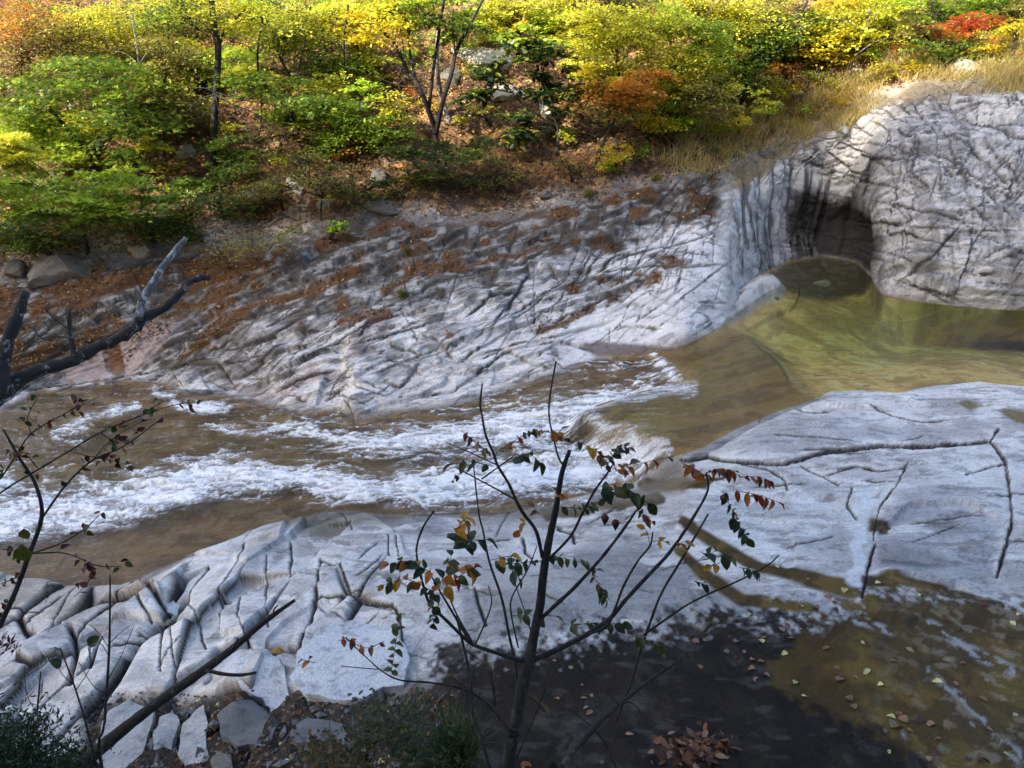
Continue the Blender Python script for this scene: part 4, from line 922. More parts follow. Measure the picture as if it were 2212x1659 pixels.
def tree(name, label, base, pads, stems=None, size=.085, tmpl=KITE, bark='bark', group='trees on the far slope', cat='tree', dens=1.0, dy=-.2, seed=0, droop=None, twigs=None, flat=.2):
    rng = np.random.default_rng(1000+seed); g = ground(*base) - np.array([0, 0, .08]); d0 = project(g)[2]; y = g[1]
    root = empty(name, g); tag(root, label, cat, group)
    tb = Tubes(); ends = []
    if stems is None:
        top = at_y(pads[0][0], pads[0][1], y+dy)
        stems_w = [np.concatenate([smooth_path([g, lerp(g, top, .35)+rng.normal(0, .1, 3), lerp(g, top, .75)+rng.normal(0, .1, 3), top], 4), np.linspace(.055, .02, 13)[:, None]], 1)]
    else:
        stems_w = []
        for k, st in enumerate(stems):
            st = [s if len(s) > 2 else (*s, None) for s in st]
            w = [s[2] for s in st]; known = [i for i, x in enumerate(w) if x is not None] or [0]
            ww = np.interp(range(len(w)), known, [w[i] or 6 for i in known])
            pp = np.array([at_y(s[0], s[1], y + dy*i/len(st)*(.5 if k else .3) + (.25*math.sin(i*1.7+k*2) if i else 0)) for i, s in enumerate(st)])
            if k == 0: pp[0] = g
            else:
                allp = np.concatenate([q[:, :3] for q in stems_w]); j = np.argmin(np.linalg.norm(allp-pp[0], axis=1)); pp[0] = allp[j]
            stems_w.append(smooth_path(np.concatenate([pp, (ww/2*d0/FP)[:, None]], 1), 4))
    for s in stems_w: tb.add(s[:, :3] - g, np.maximum(s[:, 3], .004), 7)
    allp = np.concatenate([q[:, :3] for q in stems_w])
    P_, N_, C_, S_ = [], [], [], []
    for (pu, pv, ru, rv, pal, *rest) in pads:
        dn = rest[0] if rest else 1.0
        c = at_y(pu, pv, y + dy + rng.uniform(-.3, .3)); d = project(c)[2]; sc = d/FP
        R = np.array([ru*sc, ru*sc*.75, rv*sc]); area = math.pi*ru*rv
        n = int(area*.20*dn*dens*(.085/size)**1.6); size_ = size*1.25
        if tmpl is MAPLE: n = int(n*.75)
        p, nm, cen = pad_leaves(c, R, n, rng, flat)
        col = np.array(PAL[pal] if isinstance(pal, str) else pal); mixcol = np.array(PAL['ye' if pal in ('or', 'yg', 're') else 'yg'])
        t = rng.normal(1, .22, (n, 1)); tonec = np.clip(lerp(col, mixcol, (rng.uniform(0, 1, (n, 1))**4)*.7)*t*pad_leaves.shade, .006, .8)
        P_.append(p); N_.append(nm); C_.append(tonec); S_.append(rng.uniform(.65, 1.25, n)*size_)
        j = np.argmin(np.linalg.norm(allp - (c - np.array([0, 0, R[2]*.8])), axis=1)); st = allp[max(0, j-2)]
        mid_ = lerp(st, c, .5) + rng.normal(0, .08, 3) + np.array([0, 0, .1])
        tb.add(smooth_path([st, mid_, c], 4) - g, np.linspace(.022, .008, 9), 5)
        for q in cen[rng.permutation(len(cen))[:14]]:
            m2 = lerp(c, q, .5) + rng.normal(0, .06, 3); tb.add(smooth_path([lerp(st, c, rng.uniform(.4, 1)), m2, q], 3) - g, np.linspace(.010, .003, 7), 4, False)
    for tw in (twigs or []):
        pp = np.array([at_y(a, b, y + dy - .3) for a, b in tw[0]]); tb.add(smooth_path(pp, 3) - g, np.linspace(tw[1], tw[1]*.3, (len(pp)-1)*3+1)*d0/FP/2, 4)
    link('trunk', tb.mesh('trunk'), M[bark], root)
    if P_:
        me = leaf_cloud('crown', np.concatenate(P_) - g, np.concatenate(N_), np.concatenate(S_), np.concatenate(C_), tmpl, rng, droop)
        o = link('crown', me, M['leaf'], root); o['kind'] = 'stuff'
    return root

tree('maple_tree', 'green maple with a low forked trunk at the left of the slope', (205,398),
     [(90,320,115,50,'lg'),(270,245,105,55,'mg',.9),(90,215,100,60,'mg',.8),(230,160,120,60,'mg',.8),(330,215,70,40,'ol',.7),(60,270,70,40,'lg')],
     [[(205,398,22),(202,350,20),(222,312,15),(255,272,11),(272,225,8)],[(202,350,15),(168,305,11),(125,255,8),(85,205,5)]], .085, MAPLE, seed=1)
tree('maple_tree', 'low bright yellow-green maple spreading over the rocks at far left', (188,545),
     [(60,395,110,40,'lg'),(190,425,115,34,'lg'),(255,380,80,30,'lg',.9),(110,462,120,30,'mg'),(20,330,60,50,'yg'),(250,455,90,26,'mg'),(330,425,60,22,'mg')],
     [[(188,545,9),(180,490,8),(165,445,6),(150,410,4)]], .10, MAPLE, seed=2, dy=-.6)
tree('tall_tree', 'tall straight dark trunk with bare grey twigs left of centre', (458,374),
     [(540,40,90,50,'yg',.6),(390,30,90,50,'mg',.6),(460,-60,140,60,'mg',.6)],
     [[(458,374,15),(462,280,15),(468,180,14),(471,100,13),(461,40,12),(452,-60,10)],[(468,100,8),(490,60,6),(530,20,4)]], .085, KITE, seed=3,
     twigs=[([(466,205),(500,225),(560,250),(610,300)],4),([(466,205),(430,215),(400,245)],3.5),([(466,200),(520,215),(580,225),(630,235)],3),([(466,205),(480,250),(540,275),(590,300)],3),([(500,225),(530,215),(570,210)],2.5),([(466,200),(440,190),(410,192)],3),([(466,210),(450,240),(400,275)],3),([(540,243),(580,270),(600,262)],2)])
tree('young_tree', 'thin dark stem between the forked maple and the tall trunk', (350,368), [(350,110,75,50,'ol',.7),(340,190,60,30,'mg',.6)],
     [[(350,368,9),(352,300,8),(356,230,6),(358,120,5)]], .08, seed=4)
tree('maple_tree', 'broad shaded green maple right of the tall dark trunk', (600,345), [(640,205,115,26,'mg'),(730,238,80,22,'mg'),(560,170,80,30,'mg'),(520,315,60,26,'mg',.8),(640,270,80,26,'br',.6)],
     None, .085, MAPLE, seed=5)
tree('many_stemmed_tree', 'dark many-stemmed tree with sparse yellow leaves near the centre', (932,348),
     [(820,55,75,45,'ye',.6),(905,25,60,40,'mg',.6),(975,40,60,50,'mg',.6),(870,20,60,40,'yg',.6)],
     [[(932,348,15),(941,292,13),(926,240,11),(906,190,10),(880,150,8),(850,92,6),(815,62,4)],[(941,292,11),(956,222,10),(975,160,9),(986,110,8),(1012,60,6),(1046,-5,5)],[(926,235,8),(936,150,7),(950,60,6),(962,-20,5)],[(906,190,6),(885,110,5),(880,60,4)]], .10, OVAL, seed=6,
     twigs=[([(880,150),(830,130),(790,110)],3),([(906,190),(860,185),(810,165)],3),([(941,292),(900,270),(860,275)],3),([(986,110),(1010,120),(1040,100)],3)])
tree('young_tree', 'sunlit pale trunk just behind the dark many-stemmed tree', (970,264), [(930,-30,110,50,'lg',.7)],
     [[(970,264,15),(956,220,12),(946,170,11),(943,120,9),(950,30,8)]], .09, OVAL, 'bark_pale', seed=7, dy=.1)
tree('evergreen_shrub', 'dark green evergreen with long drooping leaves in the sunlit centre', (1200,335),
     [(1085,148,58,28,'ev'),(1170,105,70,34,'ev'),(1215,165,60,42,'ev'),(1232,222,34,40,'ev'),(1120,262,44,30,'ev'),(1022,198,36,24,'ev'),(1150,200,40,24,'ev',.6),(1120,300,40,20,'ev',.6),(1150,75,70,26,'lg',.8)],
     [[(1200,335,8),(1205,280,7),(1180,210,6),(1160,140,5)],[(1205,280,5),(1130,225,4),(1085,175,3)]], .16, OVAL, seed=8, droop=np.array([0, 0, -1.2]), dens=1.1)
tree('maple_tree', 'orange maple leaning over the edge of the bank', (1285,354), [(1350,190,85,34,'or'),(1320,225,70,24,'ol'),(1400,170,60,30,'or',.8),(1290,165,50,30,'ye',.6)],
     [[(1285,354,8),(1302,310,7),(1332,250,5),(1352,200,4)]], .07, MAPLE, seed=9)
tree('bushy_tree', 'bright yellow-green bushy tree right of the evergreen', (1400,300), [(1330,105,90,50,'yg'),(1450,135,100,55,'yg'),(1400,60,100,45,'yg'),(1300,50,70,45,'yg')], None, .075, KITE, seed=10)
tree('bushy_tree', 'fresh light green upright bush at the top right of centre', (1500,262), [(1430,45,66,42,'lg'),(1520,80,62,46,'lg'),(1480,150,70,40,'yg'),(1460,200,50,30,'lg',.8)], None, .08, KITE, seed=11)
tree('bushy_tree', 'dense olive-green tree above the dry grass', (1640,206), [(1585,95,95,55,'mg'),(1620,30,95,45,'yg'),(1650,110,60,45,'mg'),(1540,25,60,40,'ol')], None, .075, KITE, seed=12)
tree('maple_sapling', 'small orange-red maple spray in the olive-green tree', (1695,195), [(1685,148,36,12,'or'),(1602,120,24,18,'or',.8)], None, .06, MAPLE, seed=13, dy=-.5)
tree('yellow_tree', 'yellow-leaved tree with a thick dark trunk above the hollow', (1772,178), [(1790,95,80,32,'ye'),(1835,40,80,36,'yg'),(1740,60,60,36,'mg'),(1850,80,50,26,'yg')],
     [[(1772,178,18),(1770,140,15),(1785,90,8),(1810,50,5)],[(1770,140,8),(1740,85,6),(1720,30,4)]], .09, OVAL, seed=14)
tree('maple_tree', 'red-topped maple near the upper right corner', (2040,140), [(2065,55,70,22,'re'),(2125,45,60,16,'re'),(2030,95,75,26,'mg'),(1985,55,45,34,'ol'),(2100,85,50,22,'or',.6)], None, .07, MAPLE, seed=15)
tree('bushy_tree', 'light green tree cut off by the upper right corner', (2120,50), [(2120,-5,80,26,'lg'),(2190,-10,60,24,'mg')], None, .08, KITE, seed=16)
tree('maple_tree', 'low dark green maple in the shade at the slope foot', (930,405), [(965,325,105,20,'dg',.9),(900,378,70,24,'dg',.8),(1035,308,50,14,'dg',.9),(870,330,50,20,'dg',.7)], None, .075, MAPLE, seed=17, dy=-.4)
tree('brown_shrub', 'sparse brown-leaved shrub on the rocks below the slope', (690,478), [(700,370,66,42,'ol',.45),(650,340,60,34,'ol',.45),(740,415,36,34,'ol',.4),(610,400,40,30,'ol',.3)],
     [[(690,478,5),(694,440,4),(705,390,3)],[(694,440,3),(660,380,3),(640,340,2)]], .075, OVAL, seed=18, cat='shrub', group='shrubs on the far slope')
tree('bushy_tree', 'brownish leafy tree filling the upper left corner', (40,305), [(45,120,85,55,'br'),(150,90,100,50,'ol'),(60,35,90,45,'or',.7),(0,190,60,50,'ol'),(200,40,80,40,'yg',.8)], None, .075, KITE, seed=19)
tree('bushy_tree', 'green and brown tree with pale stems below the top edge', (270,225), [(260,80,90,50,'yg'),(310,30,80,40,'yg'),(200,130,80,36,'br'),(350,150,60,36,'ol')],
     [[(270,225,8),(262,160,7),(258,90,6),(250,20,5)],[(262,160,5),(290,110,4),(330,40,3)]], .07, KITE, 'bark_pale', seed=20)
tree('bushy_tree', 'mid green tree at the top between the tall trunk and the yellow leaves', (620,190), [(600,80,90,50,'mg'),(680,40,80,45,'yg'),(700,120,70,40,'mg'),(560,30,60,40,'lg')], None, .08, KITE, seed=21)
tree('bushy_tree', 'broad-leaved yellow tree near the top left of centre', (790,205), [(770,85,55,36,'ye'),(740,150,60,40,'lg'),(800,150,50,40,'yg'),(720,30,60,36,'yg')], None, .11, OVAL, seed=22)
tree('leafy_shrub', 'light green shrub left of the dark many-stemmed tree', (758,325), [(752,272,52,40,'lg'),(720,310,50,30,'mg'),(800,200,40,30,'lg',.8)], None, .09, OVAL, seed=23, cat='shrub', group='shrubs on the far slope')
tree('leafy_shrub', 'mixed green and yellow shrub above the dry grass edge', (1450,312), [(1480,248,50,34,'lg'),(1525,205,56,40,'ol'),(1420,262,44,26,'ye'),(1400,230,40,24,'yg',.8)], None, .07, KITE, seed=24, cat='shrub', group='shrubs on the far slope')
tree('leafy_shrub', 'tiny bright green shrub rooted on the bank below the slope', (728,515), [(726,490,26,14,'lg')], None, .07, OVAL, seed=25, cat='shrub', group='shrubs on the far slope')
tree('bare_shrub', 'grey bare-twigged shrub above the broken dead tree', (560,575), [(540,515,80,32,'ol',.25),(470,540,50,26,'ol',.22),(620,500,40,26,'ol',.2)],
     [[(560,575,4),(552,540,3),(540,500,2)],[(556,560,3),(600,520,2.5),(640,490,2)],[(556,560,3),(500,540,2.5),(440,520,2)],[(552,540,2),(570,500,2),(600,470,1.5)]], .06, OVAL, 'bark_pale', seed=26, cat='shrub', group='shrubs on the far slope')
tree('leafy_shrub', 'yellow-flecked shrub hanging over the cliff edge', (1590,300), [(1590,250,46,28,'ye',.6),(1560,205,50,30,'yg',.7),(1640,215,36,22,'yg',.6)], None, .07, KITE, seed=27, cat='shrub', group='shrubs on the far slope')
tree('leafy_shrub', 'small orange shrub at the foot of the yellow tree', (1730,215), [(1735,185,40,18,'or',.7),(1690,190,34,16,'yg',.7)], None, .06, KITE, seed=28, cat='shrub', group='shrubs on the far slope')
tree('leafy_shrub', 'green shrub in the shade right of the forked maple', (300,415), [(300,340,60,26,'mg'),(390,395,60,20,'mg',.8),(340,300,44,24,'yg',.6)], None, .085, MAPLE, seed=29, cat='shrub', group='shrubs on the far slope')
tree('leafy_shrub', 'shaded green shrub at the foot of the tall dark trunk', (500,400), [(500,370,60,22,'mg',.9),(430,400,50,20,'mg',.8)], None, .08, OVAL, seed=30, cat='shrub', group='shrubs on the far slope')
tree('leafy_shrub', 'yellow-green low shrub among the sunlit fallen leaves', (1060,270), [(1040,232,34,14,'yg',.6),(1090,285,30,12,'lg',.6),(1000,250,26,14,'yg',.6)], None, .07, KITE, seed=31, cat='shrub', group='shrubs on the far slope')
tree('leafy_shrub', 'bright tuft of green leaves at the cliff top', (1660,265), [(1660,235,30,16,'lg',.7)], None, .07, KITE, seed=32, cat='shrub', group='shrubs on the far slope')
tree('bushy_tree', 'dark shaded tree cut by the top edge right of centre', (1330,40), [(1320,-5,80,30,'dg'),(1250,10,60,36,'yg'),(1200,25,60,36,'lg')], None, .08, KITE, seed=33)
tree('bushy_tree', 'yellow-green tree cut by the top edge above the evergreen', (1110,60), [(1110,20,80,34,'yg'),(1050,20,50,34,'lg'),(1180,50,50,30,'lg')], None, .09, OVAL, seed=34)
tree('leafy_shrub', 'golden shrub at the right edge above the rock wall', (2190,120), [(2190,70,50,36,'ye',.6),(2150,105,40,26,'ol',.6)], None, .07, KITE, seed=35, cat='shrub', group='shrubs on the far slope')
tree('bushy_tree', 'yellowing tree between the yellow tree and the red maple', (1920,110), [(1920,40,70,45,'yg',.8),(1890,90,50,30,'ol',.7),(1960,15,60,36,'lg',.8)], None, .08, KITE, seed=36)

FILL = [  # further trees that fill the slope: base, pads, leaf size, label
 ((110,330),[(60,250,80,40,'lg'),(140,270,70,36,'yg'),(30,300,60,40,'yg')],.085,'yellow-green tree behind the forked maple at far left'),
 ((330,300),[(300,250,70,36,'mg'),(380,230,70,40,'ol'),(330,190,70,36,'yg')],.08,'olive and yellow tree between the forked maple and tall trunk'),
 ((420,190),[(420,120,70,40,'yg'),(380,150,60,34,'ol'),(450,150,50,34,'mg')],.075,'yellowish tree just left of the tall dark trunk'),
 ((520,210),[(510,130,60,40,'lg'),(550,170,60,34,'yg')],.08,'light green tree just right of the tall dark trunk'),
 ((690,290),[(660,240,70,34,'lg'),(700,190,70,40,'yg'),(620,250,50,30,'mg')],.085,'sunny green tree above the shaded broad maple'),
 ((820,330),[(830,270,60,40,'mg'),(790,300,50,30,'lg'),(860,230,50,36,'yg',.8)],.085,'green tree tucked left of the many stems'),
 ((140,150),[(120,50,90,44,'ol'),(180,70,70,40,'yg'),(90,110,70,34,'br')],.07,'brown and olive tree high at the upper left'),
 ((420,90),[(400,20,90,44,'yg'),(330,60,70,36,'ol')],.075,'yellow-olive tree at the top edge left of the tall trunk'),
 ((650,110),[(640,20,90,40,'lg'),(590,50,60,36,'yg')],.08,'light green tree at the top edge right of the tall trunk'),
 ((760,60),[(760,5,70,34,'yg'),(830,0,60,30,'lg')],.09,'yellow-green tree at the top edge near the yellow leaves'),
 ((1010,110),[(1010,60,50,40,'lg'),(1060,50,50,36,'yg')],.09,'bright green tree above the long pale ledge'),
 ((1280,190),[(1270,120,60,40,'yg'),(1300,160,60,30,'ol')],.075,'yellow shrubby tree between evergreen and orange maple'),
 ((1250,90),[(1240,50,60,40,'yg'),(1290,70,50,36,'yg')],.08,'yellow tree above and right of the evergreen'),
 ((1400,235),[(1390,170,70,34,'yg'),(1440,195,60,30,'mg')],.075,'green-yellow bush right of the orange maple crown'),
 ((1560,150),[(1560,60,70,44,'yg'),(1500,20,70,36,'yg')],.08,'tall yellow-green tree above the dry grass'),
 ((1680,120),[(1690,40,70,44,'ol'),(1660,80,60,36,'mg'),(1720,100,50,30,'yg')],.075,'dusky green tree left of the yellow tree'),
 ((1600,230),[(1590,160,60,36,'mg'),(1540,170,50,30,'yg'),(1640,180,50,26,'ol')],.075,'green bush at the upper edge of the dry grass'),
 ((1880,60),[(1880,10,70,34,'yg'),(1820,5,60,30,'ye')],.08,'yellow tree at the top edge right of the yellow tree trunk'),
 ((2010,60),[(2000,15,70,34,'mg'),(2060,10,60,26,'lg')],.08,'green tree at the top edge above the red maple'),
 ((2180,60),[(2190,25,50,34,'ol'),(2150,20,50,26,'mg')],.08,'olive tree in the upper right corner'),
 ((30,470),[(20,440,60,40,'lg'),(60,490,60,26,'mg'),(10,500,50,26,'lg')],.10,'leafy green tree cut by the left edge above the outcrop'),
 ((380,470),[(330,470,60,22,'mg',.8),(400,440,60,24,'ol',.6)],.08,'dull green bush in the shade above the broken dead tree'),
]
for k, (b_, pads_, sz_, lab_) in enumerate(FILL): tree('slope_tree', lab_, b_, pads_, None, sz_, MAPLE if k % 3 == 0 else KITE if k % 3 == 1 else OVAL, seed=60+k)

# bare thin stems standing on the slope
for k, (a, b, t, w, lab) in enumerate([(300,330,[(292,240),(300,140),(285,30)],6,'thin grey stem rising behind the forked maple'), (560,300,[(565,220),(556,120),(570,20)],6,'slender dark stem right of the tall trunk'), (745,260,[(750,190),(742,110),(752,10)],6,'dark stem beside the yellow-leaved tree'),
  (1330,250,[(1345,180),(1335,110),(1352,30)],5,'thin stem inside the yellow-green bush'), (1500,240,[(1520,170),(1512,100),(1530,20)],5,'thin dark stem in the light green bush'), (1680,175,[(1700,110),(1716,60),(1745,0)],8,'leaning dark stem left of the yellow tree'), (1840,170,[(1846,120),(1862,70),(1880,20)],7,'pale leaning stem right of the yellow tree'), (2010,120,[(2000,80),(2016,40),(2010,0)],6,'thin stem left of the red maple'), (150,270,[(140,190),(160,110),(150,20)],6,'thin pale stem high at the left'), (640,300,[(652,240),(644,170),(660,80)],5,'thin dark stem in the broad shaded maple'), (1260,260,[(1252,200),(1262,130),(1250,40)],5,'thin stem right of the drooping evergreen'), (870,250,[(862,180),(872,120),(860,40)],5,'thin dark stem left of the many stems')]):
    tree('bare_stemmed_tree', lab, (a, b), [], [[(a, b, w)] + [(x, y, w*.7) for x, y in t]], seed=120+k, bark='bark_pale' if 'pale' in lab or 'grey' in lab else 'bark',
         twigs=[([t[0], (t[0][0]+random.Random(k).randint(20, 50), t[0][1]-30), (t[0][0]+random.Random(k).randint(50, 90), t[0][1]-40)], 2.5), ([t[1], (t[1][0]-30, t[1][1]-25), (t[1][0]-60, t[1][1]-30)], 2.2), ([t[1], (t[1][0]+25, t[1][1]-35), (t[1][0]+60, t[1][1]-60)], 2.0)])
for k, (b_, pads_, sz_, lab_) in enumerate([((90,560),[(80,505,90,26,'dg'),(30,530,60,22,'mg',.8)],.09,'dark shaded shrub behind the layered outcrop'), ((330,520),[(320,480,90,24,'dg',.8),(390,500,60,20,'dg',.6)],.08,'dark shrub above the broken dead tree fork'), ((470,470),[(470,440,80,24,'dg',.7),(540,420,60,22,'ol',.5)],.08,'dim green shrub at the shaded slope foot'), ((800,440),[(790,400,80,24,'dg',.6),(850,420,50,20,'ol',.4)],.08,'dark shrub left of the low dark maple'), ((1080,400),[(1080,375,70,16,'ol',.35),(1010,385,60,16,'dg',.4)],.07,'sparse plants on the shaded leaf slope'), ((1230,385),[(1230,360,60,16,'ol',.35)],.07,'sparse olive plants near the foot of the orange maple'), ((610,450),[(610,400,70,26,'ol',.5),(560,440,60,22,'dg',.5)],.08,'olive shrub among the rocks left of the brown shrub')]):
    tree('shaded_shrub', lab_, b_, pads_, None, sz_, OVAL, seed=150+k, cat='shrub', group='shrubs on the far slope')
# low undergrowth between the trees
pdf = (w_hill*((fu > -60) & (fu < 2280) & (fv > -60) & (fv < 400 - 180*ss(1300, 1900, fu)))*(1-.85*ss(-30, 60, sdpoly(fu, fv, [(900,170),(1080,140),(1260,200),(1260,340),(900,340)])))*(.3+ss(.45, .6, f1))).ravel(); pdf = pdf/pdf.sum()
UP, UN, UC, US = [], [], [], []
for i in RNG.choice(pdf.size, 330, p=pdf):
    c = G.reshape(-1, 3)[i].astype(float) + np.array([0, -.1, RNG.uniform(.15, .55)]); n = int(RNG.uniform(90, 260)); R = np.array([RNG.uniform(.25, .6), RNG.uniform(.25, .5), RNG.uniform(.12, .3)])
    p, nm, _ = pad_leaves(c, R, n, RNG); col = np.array(PAL[RNG.choice(['yg', 'lg', 'mg', 'ol', 'ye', 'or', 'br', 'yg', 'lg'])])
    UP.append(p); UN.append(nm); UC.append(np.clip(col*RNG.normal(1, .22, (n, 1)), .01, .8)); US.append(RNG.uniform(.05, .10, n))
me = leaf_cloud('undergrowth', np.concatenate(UP), np.concatenate(UN), np.concatenate(US), np.concatenate(UC), KITE, RNG)
tag(link('undergrowth', me, M['leaf']), 'tangle of low green and yellow undergrowth between the trees', 'undergrowth', None, 'stuff')
# unseen tree added above the viewpoint so its crown darkens the near rock
rng = np.random.default_rng(88); ob = np.array([-2.6, -2.2, 3.6]); ot = empty('unseen_shade_tree', ob); tag(ot, 'unseen leafy tree added above the viewpoint to shade the near rock', 'tree')
tb = Tubes(); P_, N_ = [], []
tb.add(smooth_path([[0, 0, 0], [.1, .3, 2], [.2, .8, 4.5], [.4, 1.2, 7]], 5), np.linspace(.2, .09, 16), 9)
for i in range(60):
    c = np.array([rng.uniform(-8.5, 9), rng.uniform(-4, 4.2), rng.uniform(7.3, 9.8)]); tb.add(smooth_path([[.2, .8, 4.5+rng.uniform(-.5, 2)], lerp(np.array([.2, .8, 5.2]), c-ob, .55)+rng.normal(0, .2, 3), c-ob], 4), np.linspace(.06, .01, 9), 5)
    p, nm, _ = pad_leaves(c, np.array([1.6, 1.3, .35]), 420, rng); P_.append(p); N_.append(nm)
P_ = np.concatenate(P_); n = len(P_); link('trunk', tb.mesh('trunk'), M['bark'], ot)
o = link('crown', leaf_cloud('crown', P_-ob, np.concatenate(N_), rng.uniform(.12, .22, n), np.array([.06, .10, .02])*rng.normal(1, .2, (n, 1)), OVAL, rng), M['leaf'], ot); o['kind'] = 'stuff'

# fallen leaves over the slope and in the hollows of the bank
wgt = (w_hill + pock*.8 + .03*w_far*ss(5.6, 6.9, TT) + .12*w_cliff*ss(6.0, 6.9, TT))*((fu > -60) & (fu < 2280) & (fv > -40) & (fv < 1000))
pdf = (wgt*(dep/20)**1.0).ravel(); pdf = pdf/pdf.sum()
NL = 52000
idx = RNG.choice(pdf.size, NL, p=pdf); lp = G.reshape(-1, 3)[idx].astype(float) + RNG.normal(0, .03, (NL, 3)); lp[:, 2] += .03
ln = N1.reshape(-1, 3)[idx] + RNG.normal(0, .45, (NL, 3))
lc = np.array([(.20, .10, .04), (.30, .15, .055), (.12, .055, .025), (.40, .27, .10), (.27, .11, .04), (.46, .36, .12)])[RNG.choice(6, NL, p=[.3, .25, .2, .12, .09, .04])]*RNG.normal(.62, .2, (NL, 1)).clip(.15, 2)
me = leaf_cloud('leaf_litter', lp, ln, RNG.uniform(.05, .10, NL), np.clip(lc, .01, .8), KITE, RNG)
tag(link('leaf_litter', me, M['litter']), 'brown fallen leaves covering the far slope and rock hollows', 'leaf litter', None, 'stuff')
# dry grass along the top of the rock wall
gm = np.maximum(ss(-20, 20, sdpoly(fu, fv, [(1430,350),(1500,270),(1600,215),(1700,170),(1850,165),(2000,175),(2260,215),(2260,90),(1900,120),(1895,262),(1700,300),(1600,340),(1500,390)])), .0)*(TT > 5.8)
pdf = (gm*(.2+f1)*(f1 > .42)).ravel(); pdf /= pdf.sum(); NB = 15000
idx = RNG.choice(pdf.size, NB, p=pdf); b0 = G.reshape(-1, 3)[idx].astype(float) + RNG.normal(0, .04, (NB, 3))
hgt = RNG.uniform(.15, .5, NB); dr = np.stack([RNG.normal(0, .5, NB), RNG.normal(-.25, .4, NB), np.ones(NB)], 1); dr /= np.linalg.norm(dr, axis=1)[:, None]
sdv = np.cross(dr, RNG.normal(size=(NB, 3))); sdv /= np.linalg.norm(sdv, axis=1)[:, None]; wd = RNG.uniform(.004, .010, NB)[:, None]
mid_ = b0 + dr*hgt[:, None]*.6; tip = b0 + dr*hgt[:, None] + np.stack([RNG.normal(0, .06, NB), RNG.normal(0, .06, NB), -.04*np.ones(NB)], 1)
V = np.stack([b0 - sdv*wd, b0 + sdv*wd, mid_ + sdv*wd*.8, mid_ - sdv*wd*.8, tip], 1).reshape(-1, 3); i5 = np.arange(NB)*5
F = np.concatenate([np.stack([i5, i5+1, i5+2], 1), np.stack([i5, i5+2, i5+3], 1), np.stack([i5+3, i5+2, i5+4], 1)])
gc = np.array([(.52, .40, .16), (.40, .28, .10), (.33, .32, .08), (.60, .50, .26)])[RNG.choice(4, NB, p=[.4, .25, .15, .2])]
tag(link('dry_grass', mesh_np('dry_grass', V, F, False, {'tone': np.repeat(gc, 5, 0)}), M['leaf']), 'straw-coloured dry grass along the top of the rock wall', 'dry grass', None, 'stuff')

# ------------------------------------------------------------------ foreground plants, traced branch by branch
LEAFC = {'green': (.030, .050, .020), 'olive': (.075, .085, .022), 'orange': (.42, .15, .02), 'gold': (.46, .25, .03), 'red': (.26, .035, .02), 'brown': (.17, .075, .035),
         'tan': (.26, .145, .08), 'pale': (.52, .47, .20), 'wine': (.09, .018, .022), 'dun': (.22, .17, .10)}
LM = {k: mat_leaf('leaf_'+k, c, .30 if k in ('green', 'olive', 'orange', 'gold', 'red') else .12, .45) for k, c in LEAFC.items()}
def leaf_mesh(shape, curl, seed):
    """a single leaf, length 1 along +Y: outline with a midrib fold and a curl"""
    rg = np.random.default_rng(seed); n = 6; ys = np.linspace(0, 1, n+1)
    w = {'lance': .22, 'oval': .30, 'round': .40}[shape]*np.sin(np.pi*ys**.8)**.8; w[0] = .012; w[-1] = .004
    v = []; f = []
    for i, y in enumerate(ys):
        z = -curl*(y**2)*.6 + rg.normal(0, .012); s = .35*w[i]*(1+curl)
        v += [(-w[i]*rg.uniform(.92, 1.06), y - .15*curl*y*y, z + s), (0, y - .15*curl*y*y, z), (w[i]*rg.uniform(.92, 1.06), y - .15*curl*y*y, z + s)]
    for i in range(n):
        a = i*3; f += [(a, a+1, a+4, a+3), (a+1, a+2, a+5, a+4)]
    me = bpy.data.meshes.new('leaf'); me.from_pydata(v, [], f); me.polygons.foreach_set('use_smooth', np.ones(len(f), bool)); me.update(); return me
_leafcache = {}
def get_leaf(shape, col, var):
    k = (shape, col, var)
    if k not in _leafcache:
        me = leaf_mesh(shape, [.1, .45, .9][var], 500+var); me.materials.append(LM[col]); _leafcache[k] = me
    return _leafcache[k]
from mathutils import Matrix
def put_leaf(name, parent, origin, pos, tdir, nrm, size, shape, col, var):
    t = Vector(tdir).normalized(); nn = Vector(nrm); nn = (nn - t*nn.dot(t)).normalized(); b = t.cross(nn)
    o = bpy.data.objects.new(name, get_leaf(shape, col, var)); COL.objects.link(o)
    m = Matrix((b, t, nn)).transposed().to_4x4()*1.0
    m = Matrix.Translation(Vector(np.asarray(pos)-origin)) @ m @ Matrix.Diagonal((size, size, size, 1))
    if parent is not None: o.parent = parent
    o.matrix_local = m; return o
RP = random.Random(11); NPR = np.random.default_rng(12)
def px_path(pts, d, wob=0.0):
    """(u, v, width) points at camera distance d (a number or a start-end pair) -> (n,4) positions and radii"""
    n = len(pts); dd = np.linspace(d[0], d[1], n) if isinstance(d, tuple) else np.full(n, float(d))
    w = [p[2] if len(p) > 2 else None for p in pts]; kn = [i for i, x in enumerate(w) if x is not None]
    ww = np.interp(range(n), kn, [w[i] for i in kn])
    p = at_d(np.array([q[0] for q in pts]), np.array([q[1] for q in pts]), dd)
    return np.concatenate([p, (ww/2*dd/FP)[:, None]], 1)
def limb(name, root, origin, pts, d, mat, sides=8, k=5, knob=.06):
    q = smooth_path(px_path(pts, d), k); r = q[:, 3]*(.74 if mat == 'sap_bark' else .9)*(1 + NPR.normal(0, knob, len(q)))
    tb = Tubes(); tb.add(q[:, :3] - origin, np.maximum(r, .0012), sides); return link(name, tb.mesh(name), M[mat], root), q
